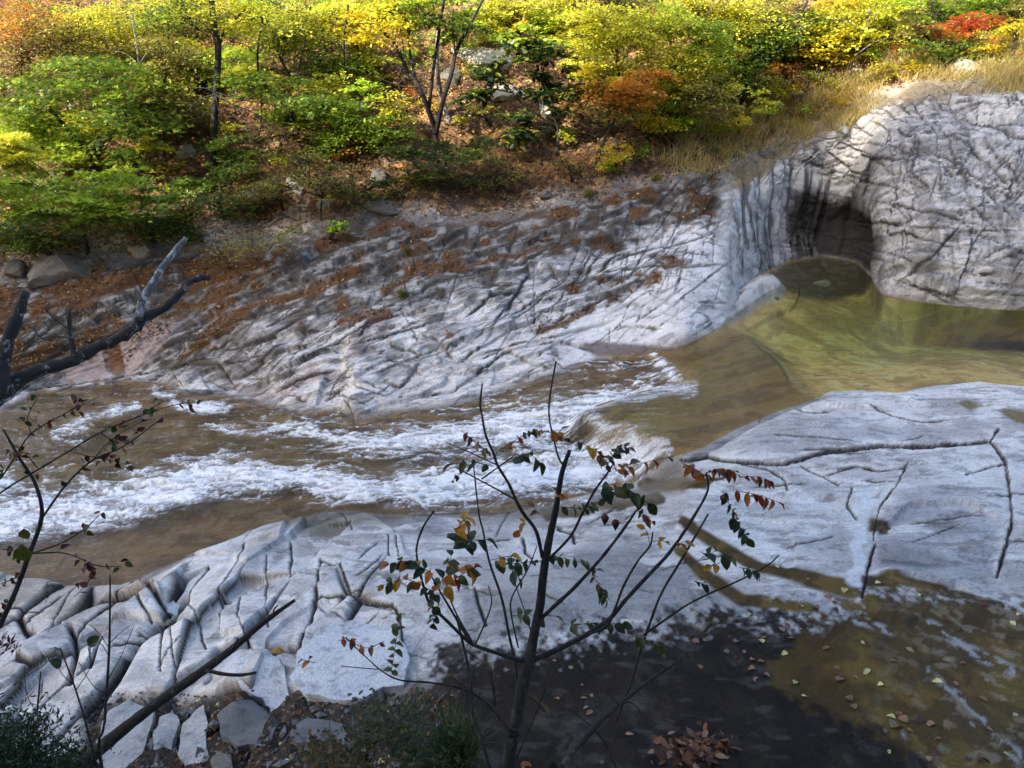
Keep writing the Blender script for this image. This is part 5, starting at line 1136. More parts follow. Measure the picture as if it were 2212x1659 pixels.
def drop_base(p, mind=0.4):
    """a point on the near ground below a stem that leaves the frame"""
    i = np.argmin((G[..., 0]-p[0])**2 + (G[..., 1]-p[1])**2); return G.reshape(-1, 3)[i].astype(float)
def spray(root, origin, path, d, n, size, cols, shape='oval', droop=.35, pairs=True):
    """a leaf stalk with leaflets along it"""
    pts = [(p[0], p[1], 2.2 if i == 0 else 1.2) for i, p in enumerate(path)]
    st, q = limb('leaf_stalk', root, origin, pts, d, 'sap_bark', 5, 4, .02)
    dmean = d[0] if isinstance(d, tuple) else d; S = .98*size*dmean/FP; n = int(n*1.45) if pairs else n
    Tn = np.gradient(q[:, :3], axis=0); Tn /= np.linalg.norm(Tn, axis=1)[:, None]
    for i in range(n):
        f = (i+.9)/n*.97; j = min(len(q)-1, int(f*(len(q)-1))); t = Tn[j]; p = q[j, :3]
        side = np.cross(t, [0, 0, 1.0]); side /= np.linalg.norm(side)+1e-6
        for s in ((1, -1) if pairs and i < n-1 else (0,)):
            if pairs and RP.random() < .10: continue
            dr = t*(.45 if s else 1) + side*s*.9 + np.array([0, 0, -droop*RP.uniform(.3, 1.8)]) + NPR.normal(0, .22, 3)
            nm = np.array([0, 0, 1.0]) + NPR.normal(0, .45, 3) + np.array([0, -.25, 0])
            c = RP.choice(cols); var = RP.choice([0, 1, 1]) if c in ('green', 'olive') else RP.choice([0, 1, 2, 2])
            put_leaf('leaf', st, origin, p, dr, nm, S*RP.uniform(.75, 1.2), shape, c, var)
    return st

D = 2.9
base = drop_base(at_d(1095, 1700, D)); base[2] -= .05
sap = empty('sapling', base); tag(sap, 'dark young tree with orange and green compound leaves in the centre foreground', 'tree')
tr_pts = [(1100,1659,31),(1114,1566,28),(1127,1489,26),(1142,1434,26),(1154,1369,21),(1167,1306,20),(1174,1239,19),(1186,1168,16),(1201,1098,14),(1214,1021,11),(1231,972,8)]
q = px_path(tr_pts, D); q = np.concatenate([[[*(base), .034]], q]); q = smooth_path(q, 5)
tb = Tubes(); tb.add(q[:, :3]-base, q[:, 3]*(1+NPR.normal(0, .035, len(q))), 10); link('trunk', tb.mesh('trunk'), M['sap_bark'], sap)
for pts, dd in [
 ([(1224,1008,6),(1208,992),(1194,939),(1186,899),(1188,856),(1201,780,5)], 2.88),
 ([(1136,1430,14),(1090,1416),(1030,1396,11),(1004,1379),(967,1343,10),(930,1306),(917,1273),(904,1223,7),(900,1183),(914,1139),(937,1104,6)], (2.9,2.6)),
 ([(1014,1385,8),(987,1339),(954,1283,6),(927,1236,4)], (2.78,2.6)), ([(1020,1387,7),(988,1330),(964,1273,4)], (2.8,2.9)),
 ([(1172,1205,12),(1158,1147,11),(1132,1111),(1115,1081,10),(1099,1045),(1075,1005,8),(1066,979),(1049,939,7),(1041,896),(1037,873),(1042,828,5)], (2.9,2.7)),
 ([(1150,1426,17),(1204,1403,16),(1270,1369,14),(1320,1333),(1354,1293,12),(1404,1239),(1447,1193,11),(1490,1130),(1528,1062,7),(1526,1020,4)], (2.9,3.2)),
 ([(1170,1335,12),(1204,1303,12),(1237,1273),(1287,1219,10),(1320,1179),(1354,1133,8),(1376,1101,5)], (2.9,2.6)),
 ([(1180,1213,8),(1231,1160,8),(1257,1111),(1284,1061,7),(1310,1025),(1327,998,4)], (2.9,2.75)),
 ([(1272,1370,8),(1310,1353,8),(1327,1319),(1347,1266,7),(1377,1213),(1404,1179,6),(1410,1150,4)], (2.95,2.7)),
 ([(1330,1560,7),(1364,1473,7),(1380,1416),(1404,1346,8),(1430,1279),(1474,1206,7),(1530,1110,5)], (3.3,3.3)),
 ([(1060,1665,12),(1037,1589,10),(1020,1539),(1017,1473,9),(1000,1389,8),(985,1330,5)], (2.8,2.9)),
 ([(1118,1500,8),(1114,1439,9),(1100,1373),(1084,1293,8),(1057,1213),(1044,1149,6),(1034,1106),(1023,1005,4)], (3.0,3.1)),
 ([(1104,1586,9),(1070,1539,8),(1030,1503),(984,1483,7),(924,1474),(864,1469,5),(824,1449),(787,1416),(747,1379,2.5)], (2.85,2.6)),
 ([(817,1446,3),(737,1439,2.5)], 2.7), ([(1174,1260,6),(1171,1230,7),(1173,1205,6)], 2.85),
 ([(1110,1650,5),(1150,1560,4),(1180,1480),(1183,1440,3)], 2.9), ([(1390,1372,7),(1474,1313,6),(1524,1286),(1607,1249,5),(1661,1219),(1682,1199,4)], (3.1,2.9)),
 ([(1120,1400,5),(1105,1330,5),(1106,1290),(1140,1230,4),(1160,1180,3)], 2.95), ([(1026,1394,5),(1050,1340),(1062,1300,4),(1055,1265,3)], 2.7), ([(1150,1380,4),(1140,1340,3.5),(1110,1250),(1104,1200,3)], 2.85),
 ([(1075,1005,4),(1010,975,3),(963,955,2)], 2.75), ([(1115,1080,6),(1060,1050,5),(985,1010,4)], 2.75), ([(1040,1035,5),(1110,985,4)], 2.7)]:
    limb('branch', sap, base, pts, dd, 'sap_bark', 7)
O, Gn, Ol = 'orange', 'green', 'olive'
SPR = [
 ([(930,1236),(880,1212),(828,1222)], 2.6, 6, 30, [Gn,Gn,Gn,Ol,O]), ([(937,1279),(880,1252),(812,1268)], 2.6, 6, 26, [Gn,Gn,O,'gold']), ([(950,1266),(975,1200),(990,1140)], 2.7, 7, 32, [Gn,Gn,Ol,Gn,O]),
 ([(985,1150),(998,1128),(1010,1118)], 2.7, 3, 30, ['gold',O]), ([(964,1266),(1000,1240),(1032,1222)], 2.85, 5, 34, ['gold',O,Gn,'red']), ([(1000,1180),(1025,1168),(1060,1165)], 2.8, 3, 34, [Gn]),
 ([(1060,1210),(1085,1204),(1108,1200)], 2.75, 2, 32, ['red','gold']), ([(1070,1222),(1130,1215),(1210,1208)], 3.0, 6, 27, [Gn]), ([(1100,1225),(1115,1235),(1122,1252)], 2.9, 2, 34, [Gn]),
 ([(940,1285),(935,1320),(938,1355)], 2.6, 6, 22, [Gn,Gn,Gn,O], 'round'), ([(1190,1200),(1255,1215),(1300,1235)], 2.9, 6, 22, [Gn,Ol]), ([(1283,1246),(1300,1275),(1312,1302)], 2.9, 5, 22, [Gn,Gn,Ol], 'lance'),
 ([(1100,960),(1140,935),(1180,932),(1236,954)], 2.7, 8, 18, [Gn,Gn,O,'brown','red']), ([(1098,1000),(1140,980),(1172,1005)], 2.7, 4, 32, [Gn]), ([(996,929),(1030,958),(1060,980)], 2.72, 4, 20, ['brown','brown','dun']),
 ([(1066,1008),(1018,998),(966,1004)], 2.7, 3, 28, [Ol,Gn]), ([(1000,1020),(985,1030),(978,1040)], 2.7, 2, 14, ['wine']), ([(1190,940),(1205,936),(1215,925)], 2.85, 3, 20, [O,'brown']),
 ([(1250,955),(1290,975),(1312,1000)], 2.75, 5, 26, [Gn,'gold','brown']), ([(1310,1005),(1335,970),(1368,968)], 2.7, 7, 22, [Gn]), ([(1330,1018),(1350,1012),(1366,1000)], 2.7, 3, 30, ['brown',O,'dun']),
 ([(1370,1005),(1410,995),(1455,985)], 2.75, 3, 24, [O,'brown','red'], 'oval', 1.0, False), ([(1215,1095),(1260,1098),(1300,1085)], 2.8, 5, 24, [Gn]), ([(1300,1060),(1356,1058),(1415,1098)], 2.65, 6, 36, [Gn,Gn,Ol]),
 ([(1376,1101),(1395,1115),(1412,1130)], 2.7, 3, 22, ['brown',Gn]), ([(1404,1179),(1398,1150),(1392,1140)], 2.7, 2, 24, [O,'gold']), ([(1410,1170),(1428,1168),(1440,1172)], 2.7, 2, 20, ['gold']), ([(1460,1180),(1472,1172),(1480,1170)], 2.8, 2, 24, [O]),
 ([(1136,1135),(1131,1130),(1118,1150)], 2.8, 2, 26, ['gold',O]), ([(1165,1110),(1158,1104),(1152,1090)], 2.8, 2, 20, ['brown']), ([(1202,1080),(1206,1070),(1200,1058)], 2.8, 2, 20, ['brown',O]),
 ([(1580,1110),(1600,1140),(1618,1168)], 3.1, 4, 28, [Gn]), ([(1590,1060),(1640,1070),(1695,1090)], 3.1, 5, 28, ['red',O,'brown'], 'lance', .8), ([(1510,1030),(1560,1012),(1605,1032)], 3.1, 7, 26, ['red','brown',O,Gn], 'lance', .6), ([(1526,1030),(1500,1012),(1480,1005)], 3.1, 4, 26, [O,'red','brown']),
 ([(1560,1060),(1575,1090),(1590,1112)], 3.1, 4, 24, [Gn,'wine']), ([(1600,1030),(1640,1030),(1670,1042)], 3.1, 4, 24, ['red','brown'], 'lance', .8), ([(1515,1205),(1550,1190),(1580,1205)], 3.0, 4, 32, [Gn]), ([(1597,1226),(1620,1230),(1638,1242)], 2.9, 3, 24, [Gn]), ([(1500,1255),(1520,1262),(1536,1265)], 2.9, 3, 18, [Gn,O]),
 ([(1555,1215),(1545,1220),(1535,1222)], 2.95, 2, 22, ['gold']), ([(747,1379),(790,1400),(830,1385)], 2.65, 3, 18, [O,'brown','gold']), ([(845,1450),(855,1390),(862,1330)], 2.7, 6, 24, [Ol]), ([(730,1385),(745,1380),(760,1384)], 2.65, 2, 20, ['red']),
 ([(1105,1330),(1160,1328),(1215,1333)], 3.2, 4, 30, [Ol]), ([(1235,1350),(1300,1345),(1355,1350)], 3.1, 5, 28, [Ol,Gn]), ([(1365,1375),(1400,1385),(1432,1402)], 3.1, 4, 28, [Ol,'olive']), ([(640,1418),(620,1410),(606,1404)], 2.7, 1, 36, ['gold'], 'lance', .3, False), ([(680,1432),(665,1428),(650,1424)], 2.7, 2, 20, ['brown',O])]
for s in SPR: spray(sap, base, *s)
for a, b in ((1307, 1119), (1330, 1130)):
    c = at_d(a, b, 2.75); bm = bmesh.new(); bmesh.ops.create_uvsphere(bm, u_segments=12, v_segments=8, radius=.015)
    for vv in bm.verts:
        if vv.co.z < 0: vv.co.x *= 1 - .75*(-vv.co.z/.015)**1.2; vv.co.y *= 1 - .75*(-vv.co.z/.015)**1.2; vv.co.z *= 2.3
    me = bpy.data.meshes.new('fruit'); bm.to_mesh(me); bm.free(); me.polygons.foreach_set('use_smooth', np.ones(len(me.polygons), bool)); me.materials.append(LM['wine'])
    o = bpy.data.objects.new('fruit', me); COL.objects.link(o); o.parent = sap; o.location = Vector(c-base); o['label'] = 'dark red dried fruit pod'

# left sapling
D = 3.1; base = drop_base(at_d(-60, 1750, D)); lsap = empty('sapling', base); tag(lsap, 'thin sapling with tiny dark leaves at the left edge over the rapids', 'tree')
q = px_path([(-30,1450,14),(0,1353,12),(33,1279,11),(60,1206,10),(90,1116,9),(77,1047,7),(43,991,6),(7,927,4)], D); q = smooth_path(np.concatenate([[[*base, .015]], q]), 5)
tb = Tubes(); tb.add(q[:, :3]-base, q[:, 3], 8); link('trunk', tb.mesh('trunk'), M['sap_bark'], lsap)
TW_ = [
 [(90,1120,7),(143,1047,6),(200,994,5),(267,964,4),(353,901,2.5)], [(-20,1080,6),(27,1047,6),(83,1014,5),(150,974),(217,934,4),(290,904),(367,877,2.5),(440,865,2)], [(-20,1045,5),(0,1034,5),(33,987),(67,937,4),(133,897,3),(213,857,2)],
 [(62,1196,5),(133,1194,4),(180,1209),(213,1223,3),(262,1223,2)], [(67,1196,5),(133,1173,4),(187,1139,3.5),(217,1109,2)], [(180,1209,3),(196,1230,2.5),(188,1260),(160,1290,2)], [(150,974,3),(190,985,2.5),(260,1000),(290,1010,1.5)],
 [(83,1014,3),(60,985,2.5),(30,960,2)], [(217,934,3),(240,950,2),(280,960,1.6)], [(133,897,2.5),(160,880,2),(175,862,1.6)], [(200,994,3),(230,960,2.2),(270,930),(320,905,1.6)], [(60,1206,4),(30,1190,3),(0,1186,2.4)], [(50,1240,4),(30,1250,3),(0,1262,2)],
 [(20,1300,4),(10,1320,3),(-10,1330,2)], [(67,937,3),(60,900,2.4),(80,860,1.6)], [(290,904,2.4),(330,880,2),(350,868,1.5)]]
for w in TW_:
    br, q = limb('branch', lsap, base, w, 3.1, 'sap_bark', 6, 5)
    n = int(len(q)*.55) + 2
    for j in NPR.integers(len(q)//4, len(q), n):
        put_leaf('leaf', br, base, q[j, :3] + NPR.normal(0, .012, 3), NPR.normal(0, 1, 3) + np.array([0, 0, -.7]), NPR.normal(0, .6, 3) + np.array([0, -.4, .8]), RP.uniform(.022, .042), 'oval', RP.choice(['wine', 'brown', 'green', 'green', 'wine', 'olive']), RP.choice([0, 1, 2]))
for a, b, s in ((40, 1192, .085), (45, 1156, .055)):
    put_leaf('leaf', lsap, base, at_d(a+6, b-14, 3.0), (.1, -.2, -1), (.3, -1, .2), s, 'round', 'olive', 1)

# leaning dead branch, bottom left
D = 3.0; q0 = at_d(110, 1715, D); base = drop_base(q0)
dbr = empty('dead_branch', base); tag(dbr, 'dark dead branch leaning up from the bottom left corner', 'branch')
q = px_path([(120,1700,30),(167,1659,30),(233,1603,28),(300,1549,24),(367,1499,21),(443,1446,19),(500,1403,16),(567,1346,13),(637,1296,7)], (3.0, 3.4)); q = smooth_path(np.concatenate([[[*base, .03]], q]), 5)
tb = Tubes(); tb.add(q[:, :3]-base, q[:, 3]*(1+NPR.normal(0, .05, len(q))), 9); link('stem', tb.mesh('stem'), M['bark'], dbr)
for pts in [[(443,1448,9),(483,1456,9),(520,1458),(553,1453,7)], [(500,1403,6),(512,1385,5),(514,1378,4)], [(590,1330,5),(592,1316,4),(600,1308,3)], [(300,1549,6),(330,1530,5),(348,1540,3)], [(200,1630,8),(222,1600,6),(228,1592,4)]]:
    limb('twig', dbr, base, pts, 3.2, 'bark', 6)
# dark branch lower centre-right
D = 2.6; base = drop_base(at_d(1180, 1720, D)); rb = empty('dead_branch', base); tag(rb, 'dark bare branch crossing the black rock right of the young tree', 'branch')
q = px_path([(1180,1690,14),(1210,1659,14),(1237,1626,13),(1284,1573,12),(1317,1539,10),(1357,1506,8),(1410,1465,6),(1474,1423,4)], (2.6, 2.9)); q = smooth_path(np.concatenate([[[*base, .012]], q]), 5)
tb = Tubes(); tb.add(q[:, :3]-base, q[:, 3], 7); link('stem', tb.mesh('stem'), M['bark'], rb)
for pts in [[(1317,1540,6),(1357,1516,5),(1385,1538,3)], [(1284,1575,6),(1310,1610,6),(1332,1659,6)], [(1335,1524,4),(1310,1480,3),(1278,1420,2)], [(1284,1573,4),(1240,1540,3),(1210,1520,2)], [(1436,1448,3),(1440,1420,2.4),(1446,1390,2)]]:
    limb('twig', rb, base, pts, 2.75, 'sap_bark', 6)

# thin bare stems, bottom left
def stem_plant(label, pts, twigs, d, cols=None):
    b = drop_base(at_d(pts[0][0], 1760, d)); r = empty('twiggy_plant', b); tag(r, label, 'plant', 'bare stems at the bottom left')
    q = px_path(pts, d); q = smooth_path(np.concatenate([[[*b, q[0, 3]]], q]), 4); tb = Tubes(); tb.add(q[:, :3]-b, q[:, 3], 6); link('stem', tb.mesh('stem'), M['sap_bark'], r)
    for t in twigs:
        br, qq = limb('twig', r, b, t, d, 'sap_bark', 5, 4)
        if cols: put_leaf('leaf', br, b, qq[-1, :3], NPR.normal(0, 1, 3) + np.array([0, 0, .3]), NPR.normal(0, .5, 3) + np.array([0, -.6, .6]), .05, 'round', RP.choice(cols), 0)
stem_plant('straight thin bare stem rising past the pale slabs at bottom left', [(224,1680,7),(226,1560,6),(236,1400,5),(238,1240,3)],
  [[(236,1400,3),(215,1370,2),(195,1350,1.6)],[(232,1470,3),(260,1420,2),(290,1350,1.6)],[(236,1390,3),(262,1365,2),(280,1352,1.6)],[(230,1500,3),(200,1480,2),(170,1430,1.6)],[(236,1420,2.4),(222,1395,2),(200,1380,1.5)]], 2.7)
stem_plant('bare twiggy stem with two round green leaves at bottom left', [(205,1640,5),(185,1560,4),(160,1480,4),(130,1400,3)],
  [[(130,1400,2.4),(110,1412,2),(98,1420,1.6)],[(135,1410,2.4),(125,1425,2),(132,1440,1.6)],[(165,1490,3),(195,1440,2),(190,1395,1.5)],[(160,1480,2.4),(130,1450,2),(118,1400,1.5)]], 2.6, ['green'])
stem_plant('short reddish twig by the left edge', [(70,1640,4),(80,1540,4),(88,1450,2.4)], [[(80,1540,2.4),(58,1500,2),(52,1440,1.5)],[(58,1460,2),(90,1440,1.6),(108,1422,1.3)]], 2.5)

# juniper bush in the corner
jb = drop_base(at_d(20, 1760, 2.5)); jr = empty('juniper_bush', jb); tag(jr, 'dark green juniper bush in the bottom left corner', 'shrub')
tb = Tubes(); P_ = []; N_ = []
for i in range(46):
    e = at_d(NPR.uniform(-60, 185), NPR.uniform(1470, 1680), NPR.uniform(2.35, 2.75)); s = at_d(NPR.uniform(-20, 60), 1740, 2.55)
    if project(e)[1] < 1480 + 1.0*max(0, project(e)[0]-40): continue
    pth = smooth_path([s, lerp(s, e, .55)+NPR.normal(0, .03, 3), e], 5); tb.add(pth-jb, np.linspace(.006, .0015, len(pth)), 5)
    for j in range(3, len(pth)):
        for k in range(26):
            off = NPR.normal(0, .028, 3); P_.append(pth[j]+off*1.2); N_.append(NPR.normal(0, 1, 3))
P_ = np.array(P_); n = len(P_)
link('trunk', tb.mesh('trunk'), M['bark'], jr)
o = link('foliage', leaf_cloud('foliage', P_-jb, np.array(N_), NPR.uniform(.012, .032, n), np.array([.018, .040, .022])*NPR.normal(1, .3, (n, 1)).clip(.3, 2), (KITE[0]*np.array([.45, 1, 1]), KITE[1]), NPR, np.array([0, 0, .4])), M['leaf'], jr); o['kind'] = 'stuff'

# small red maple twig at the left edge
mb = at_d(-40, 1420, 2.4); mr = empty('maple_twig', mb); tag(mr, 'dark red maple leaves poking in at the left edge', 'twig')
tb = Tubes(); tb.add(smooth_path([at_d(-120, 1470, 2.4), mb, at_d(10, 1395, 2.4)], 5)-mb, np.linspace(.004, .0015, 11), 5); link('stem', tb.mesh('stem'), M['sap_bark'], mr)
mp_ = bpy.data.meshes.new('leaf'); mp_.from_pydata(MAPLE[0].tolist(), [], [tuple(f) for f in MAPLE[1].tolist()]); mp_.materials.append(LM['wine'])
for a, b, s in ((4, 1384, .045), (22, 1392, .045), (12, 1408, .05), (32, 1404, .04), (-4, 1400, .05)):
    o = bpy.data.objects.new('leaf', mp_); COL.objects.link(o); o.parent = mr; o.location = Vector(at_d(a, b, 2.38)-mb); o.scale = (s,)*3; o.rotation_euler = (RP.uniform(.9, 1.5), RP.uniform(-.4, .4), RP.uniform(-2.4, -.8))

# grass tuft and ground cover at the foot of the young tree
def blades(name, root, org, c, n, L, spread, cols, w=.004, lean=(0, 0, 0)):
    V = []; F = []; C = []
    for i in range(n):
        b = c + np.array([NPR.normal(0, .05), NPR.normal(0, .05), 0]); an = NPR.uniform(0, 2*np.pi); out = np.array([math.cos(an), math.sin(an), 0])*NPR.uniform(.2, 1)*spread + np.array(lean); l = L*NPR.uniform(.5, 1.1)
        sd = np.cross(out + np.array([0, 0, .01]), [0, 0, 1]); sd /= np.linalg.norm(sd)+1e-6; o_ = len(V)
        for t in np.linspace(0, 1, 6):
            p = b + np.array([0, 0, 1])*l*(t - .62*t*t*np.linalg.norm(out)) + out*l*t**1.4; wv = w*(1-t**2)+.0004
            V += [p - sd*wv - org, p + sd*wv - org]
        for k in range(5): F.append((o_+2*k, o_+2*k+1, o_+2*k+3, o_+2*k+2))
        C += [np.array(RP.choice(cols))*NPR.uniform(.7, 1.3)]*12
    return link(name, mesh_np(name, np.array(V), np.array(F), True, {'tone': np.clip(np.array(C), 0, 1)}), M['leaf'], root)
g = at_d(985, 1640, 3.5); gr = empty('grass_tuft', g); tag(gr, 'tuft of long arching green grass left of the young tree trunk', 'grass')
blades('blades', gr, g, g, 240, .30, .85, [(.022, .045, .018), (.035, .06, .022), (.05, .07, .03)], .0035)['kind'] = 'stuff'
gb = ground(985, 1690); tb = Tubes(); tb.add([gb-g-np.array([0, 0, .1]), np.array([0, 0, .02])], [.10, .05], 8); link('root_clump', tb.mesh('root_clump'), M['bark'], gr)
for k, (a, b, L, lab, cl) in enumerate([(1270,425,.42,'drooping green grass clump on the bank below the orange maple',[(.07,.10,.02),(.16,.15,.04)]), (870,640,.35,'yellowish grass clump on the left part of the bank',[(.14,.13,.03),(.07,.09,.02)]), (880,545,.3,'small grass clump beside the sunlit patch on the bank',[(.14,.13,.03)]), (1545,330,.3,'bright green grass clump at the cliff edge',[(.12,.18,.03)]), (1415,390,.3,'grass clump in the rock joint right of the orange maple',[(.15,.17,.03)]), (30,590,.4,'fresh green grass clump at the far left of the bank',[(.12,.2,.03)])]):
    c = ground(a, b); r = blades('grass_tuft', None, c, c, 70, L, .8, cl, .007); r.location = Vector(c); tag(r, lab, 'grass', 'grass clumps on the far bank')
def ground_cover(label, poly_c, n, d, cols, seed):
    b = ground(poly_c[0], 1690 if poly_c[1] > 1600 else poly_c[1]+40); r = empty('low_shrub', b); tag(r, label, 'shrub', 'low plants at the foot of the young tree')
    rg = np.random.default_rng(seed); tb = Tubes(); P_ = []; 
    for i in range(n):
        e = at_d(poly_c[0]+rg.uniform(-1, 1)*poly_c[2], poly_c[1]+rg.uniform(-1, 1)*poly_c[3], d*rg.uniform(.93, 1.07)); s = lerp(b, e, .25) + rg.normal(0, .1, 3); s[2] = min(s[2], e[2]-.1)
        p = smooth_path([s, lerp(s, e, .5)+rg.normal(0, .05, 3), e], 5); tb.add(p-b, np.linspace(.003, .001, len(p)), 4)
        for j in range(4, len(p)):
            for k in range(3): P_.append(p[j]+rg.normal(0, .02, 3))
    P_ = np.array(P_); m = len(P_); link('stems', tb.mesh('stems'), M['sap_bark'], r)
    o = link('foliage', leaf_cloud('foliage', P_-b, rg.normal(0, .5, (m, 3))+np.array([0, -.3, 1]), rg.uniform(.018, .04, m), np.array(cols)[rg.integers(0, len(cols), m)]*rg.normal(1, .2, (m, 1)), OVAL, rg), M['leaf'], r); o['kind'] = 'stuff'
ground_cover('small-leaved grey-green shrub under the big rough block', (840,1555,90,60), 60, 3.9, [(.04,.055,.03),(.06,.065,.035),(.09,.08,.05)], 71)
ground_cover('dark leafy plants beside the grass tuft', (930,1610,70,50), 50, 3.6, [(.025,.045,.02),(.04,.06,.025)], 72)
ground_cover('sparse weeds on the debris at the bottom left of centre', (720,1620,90,40), 30, 4.0, [(.05,.06,.03),(.12,.08,.03)], 73)

# broken dead tree at the left, hanging over the bank
dgr = ground(-420, 1240)
dt = empty('dead_tree', dgr); tag(dt, 'broken dead tree with lichen-spotted black bark reaching in from the left', 'dead tree')
q = px_path([(-300,1090,64),(-90,930,56),(-30,875,50),(13,838,42),(67,807,38),(150,781,33),(200,754,31),(267,724,28),(310,691,24),(367,657,20),(400,617,17),(427,601,17),(450,598,14)], (7.6, 8.8)); q = smooth_path(np.concatenate([[[*dgr, .18]], q]), 5)
tb = Tubes(); q = np.concatenate([q[:, :3] + NPR.normal(0, .007, (len(q), 3)), q[:, 3:]], 1); tb.add(q[:, :3]-dgr, q[:, 3]*.86*(1+NPR.normal(0, .11, len(q))), 12); link('trunk', tb.mesh('trunk'), M['lichen_bark'], dt)
for pts, d, m in [([(300,690,18),(303,665,20),(313,637,19),(333,607,17),(353,574,16),(377,544,15),(402,514,12)], (8.3, 8.7), 'lichen_pale'), ([(160,775,14),(156,745,11),(150,711,10),(150,668,7)], 8.1, 'lichen_bark'), ([(150,712,4),(120,690,3.5),(93,664,3)], 8.1, 'bark'),
                  ([(6,858,34),(5,800,33),(8,770,32),(20,727,31),(40,677,27),(56,630,20)], (7.8, 7.9), 'lichen_bark'), ([(305,650,10),(298,628,8),(296,618,6)], 8.3, 'lichen_pale'), ([(160,735,5),(140,728,4),(125,728,3)], 8.1, 'bark')]:
    limb('branch', dt, dgr, pts, d, m, 10, 5, .09)

# ------------------------------------------------------------------ fallen leaves one can pick out on the near rock
PALE = [(1050,495),(1535,537),(770,620),(430,650),(1290,1110),(1370,1340),(1330,1545),(2120,1320),(2115,710),(2170,655),(675,912),(715,1122),(1145,845),(765,1197),(1672,1098),(2065,1550),(820,435),(705,528),(595,352),(1275,453),(520,852),(80,662)]
TAN = [(125,840),(330,850),(258,903),(395,900),(540,813),(655,783),(720,820),(760,765),(690,745),(525,977),(465,1018),(518,1057),(450,1085),(90,990),(945,875),(1007,1027),(985,1090),(1095,1060),(1330,965),(1105,1275),(1090,1220),(1455,1365),(1440,1410),(1620,1372),(1690,1380),(1380,1300),(1755,1125),(1820,985),(1720,980),(1960,1233),(1590,1618),(1890,1585),(1660,1645),(1430,882),(960,555),(965,580),(1075,650),(880,625),(835,685),(700,760),(60,825),(1950,1075),(1660,1475),(1490,1190),(2205,1440),(1950,1400),(430,962),(2070,645)]
DARKL = [(1260,955),(1530,1375),(1200,860),(1730,715),(1780,770),(1950,590),(2110,800),(1200,880),(350,955),(1650,1580),(1830,1600)]
def fallen(pu, pv, size, col, shape, label, group):
    g = ground(pu, pv); i = np.argmin(((G-g)**2).sum(-1)); nm = N1.reshape(-1, 3)[i]; an = RP.uniform(0, 2*math.pi)
    o = put_leaf('fallen_leaf', None, np.zeros(3), g + nm*.012, (math.cos(an), math.sin(an), .02), nm + NPR.normal(0, .16, 3), size*RP.uniform(.6, 1.05), shape, col, RP.choice([0, 1, 1]))
    word = {'tan': 'tan', 'brown': 'dark brown', 'dun': 'dull grey-brown', 'pale': 'pale yellow', 'wine': 'nearly black', 'orange': 'orange'}[col]
    if label is None:
        i0 = np.unravel_index(i, dark.shape); where = 'wet brown rock' if brown[i0] > .5 else 'black rock' if dark[i0] > .5 else 'pale rock'
        side = 'near the right edge' if pu > 2050 else 'near the bottom edge' if pv > 1520 else 'below the long channel' if pv < 1360 else 'right of the young tree'
        label = '%s %s fallen leaf on the %s %s' % (word, {'oval': 'oval', 'round': 'rounded', 'lance': 'narrow'}[shape], where, side)
    return tag(o, label, 'leaf', group)
for (a, b) in PALE: fallen(1474+a/3, 1106+b/3, RP.uniform(.05, .085), 'pale', RP.choice(['oval', 'round']), None, 'pale fallen leaves on the near rock')
for (a, b) in TAN: fallen(1474+a/3, 1106+b/3, RP.uniform(.06, .105), RP.choice(['tan', 'tan', 'brown', 'dun']), RP.choice(['oval', 'round']), None, 'brown fallen leaves on the near rock')
for (a, b) in DARKL: fallen(1474+a/3, 1106+b/3, RP.uniform(.06, .09), 'wine', 'oval', None, 'dark fallen leaves on the near rock')
fallen(1474+1340/3, 1106+1400/3, .18, 'dun', 'round', 'largest fallen leaf, dull brown, on the wet rock at lower right', 'brown fallen leaves on the near rock')
fallen(1474+1200/3, 1106+1022/3, .13, 'pale', 'lance', 'long pale green lance-shaped leaf on the wet brown rock', 'pale fallen leaves on the near rock')
for (a, b) in [(1560,1130),(1600,1260),(1625,1295),(1550,1210),(1610,1185),(1835,1440),(1410,1220),(1390,970),(1470,1005),(1670,1620)]: fallen(737+a/3, 1106+b/3, RP.uniform(.05, .085), RP.choice(['tan', 'tan', 'dun']), 'oval', None, 'brown fallen leaves on the near rock')
fallen(737+1170/3, 1106+1622/3, .13, 'orange', 'oval', 'large orange-brown fallen leaf beside the young tree trunk', 'brown fallen leaves on the near rock')
for i in range(70):
    a = RP.uniform(330, 940); b = RP.uniform(1505, 1655); c_ = RP.choice(['tan', 'brown', 'brown', 'dun', 'pale']); h_ = RP.choice(['oval', 'lance', 'round'])
    lab_ = '%s %s leaf in debris %s' % ({'tan': 'tan', 'brown': 'dark brown', 'dun': 'dull grey-brown', 'pale': 'pale yellow'}[c_], {'oval': 'oval', 'lance': 'narrow', 'round': 'rounded'}[h_], ('beside the narrow pale wedges', 'around the dark grey boulder', 'under the big rough block', 'next to the grass tuft')[(a > 460) + (a > 620) + (a > 800)] + (' at the bottom' if b > 1600 else ''))
    fallen(a, b, RP.uniform(.04, .09), c_, h_, lab_, 'fallen leaves in the debris')
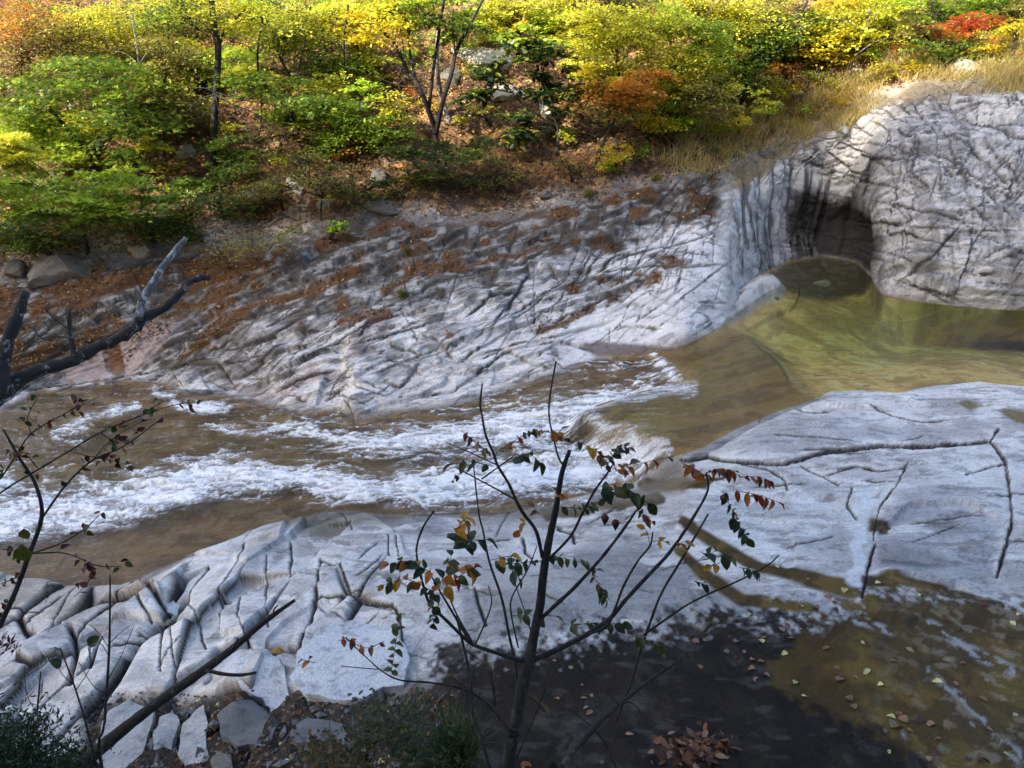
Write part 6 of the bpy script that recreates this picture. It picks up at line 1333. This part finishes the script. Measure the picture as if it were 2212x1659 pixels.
n = 170; P_ = np.array([ground(a, b) for a, b in zip(NPR.normal(1500, 42, n), NPR.normal(1620, 15, n))]); P_[:, 2] += NPR.uniform(.005, .035, n)
cc = np.array([(.10,.045,.022),(.16,.07,.035),(.05,.02,.014),(.24,.14,.08)])[NPR.integers(0, 4, n)]
tag(link('leaf_pile', leaf_cloud('leaf_pile', P_, NPR.normal(0, .5, (n, 3))+np.array([0, 0, 1]), NPR.uniform(.05, .10, n), cc, OVAL, NPR), M['litter']), 'heap of brown fallen leaves in a hollow of the black rock', 'leaf pile', None, 'stuff')

# chips, gravel and dead leaves between the broken blocks
n = 900; R_ = np.random.default_rng(31); V, F = [], []
oc = np.array([[1, 0, 0], [-1, 0, 0], [0, 1, 0], [0, -1, 0], [0, 0, 1], [0, 0, -1]], float); of = np.array([[0, 2, 4], [2, 1, 4], [1, 3, 4], [3, 0, 4], [2, 0, 5], [1, 2, 5], [3, 1, 5], [0, 3, 5]])
for i in range(n):
    a, b = R_.uniform(180, 960), R_.uniform(1500, 1675); g = ground(a, b); sz = R_.uniform(.008, .03)*(1 + (R_.random() < .12)*1.2)
    m_ = np.linalg.qr(R_.normal(size=(3, 3)))[0]; F.append(of + len(V)*6); V.append((oc*sz*R_.uniform(.5, 1.3, (6, 1))*np.array([1.3, 1, .6]))@m_.T + g + np.array([0, 0, sz*.3]))
me = mesh_np('rubble', np.concatenate(V), np.concatenate(F), False); me.materials.append(M['stone_dark'])
tag(link('rubble', me, None), 'dark gravel and stone chips between the broken blocks', 'rubble', None, 'stuff')
n = 900; P_ = np.array([ground(a, b) for a, b in zip(R_.uniform(180, 970, n), R_.uniform(1495, 1680, n))]); P_[:, 2] += R_.uniform(.005, .03, n)
cc = np.array([(.10, .05, .025), (.05, .03, .018), (.18, .10, .05), (.03, .025, .02)])[R_.integers(0, 4, n)]
tag(link('leaf_debris', leaf_cloud('leaf_debris', P_, R_.normal(0, .4, (n, 3))+np.array([0, 0, 1]), R_.uniform(.02, .06, n), cc, KITE, R_), M['litter']), 'rotting leaf scraps packed between the broken blocks', 'leaf debris', None, 'stuff')
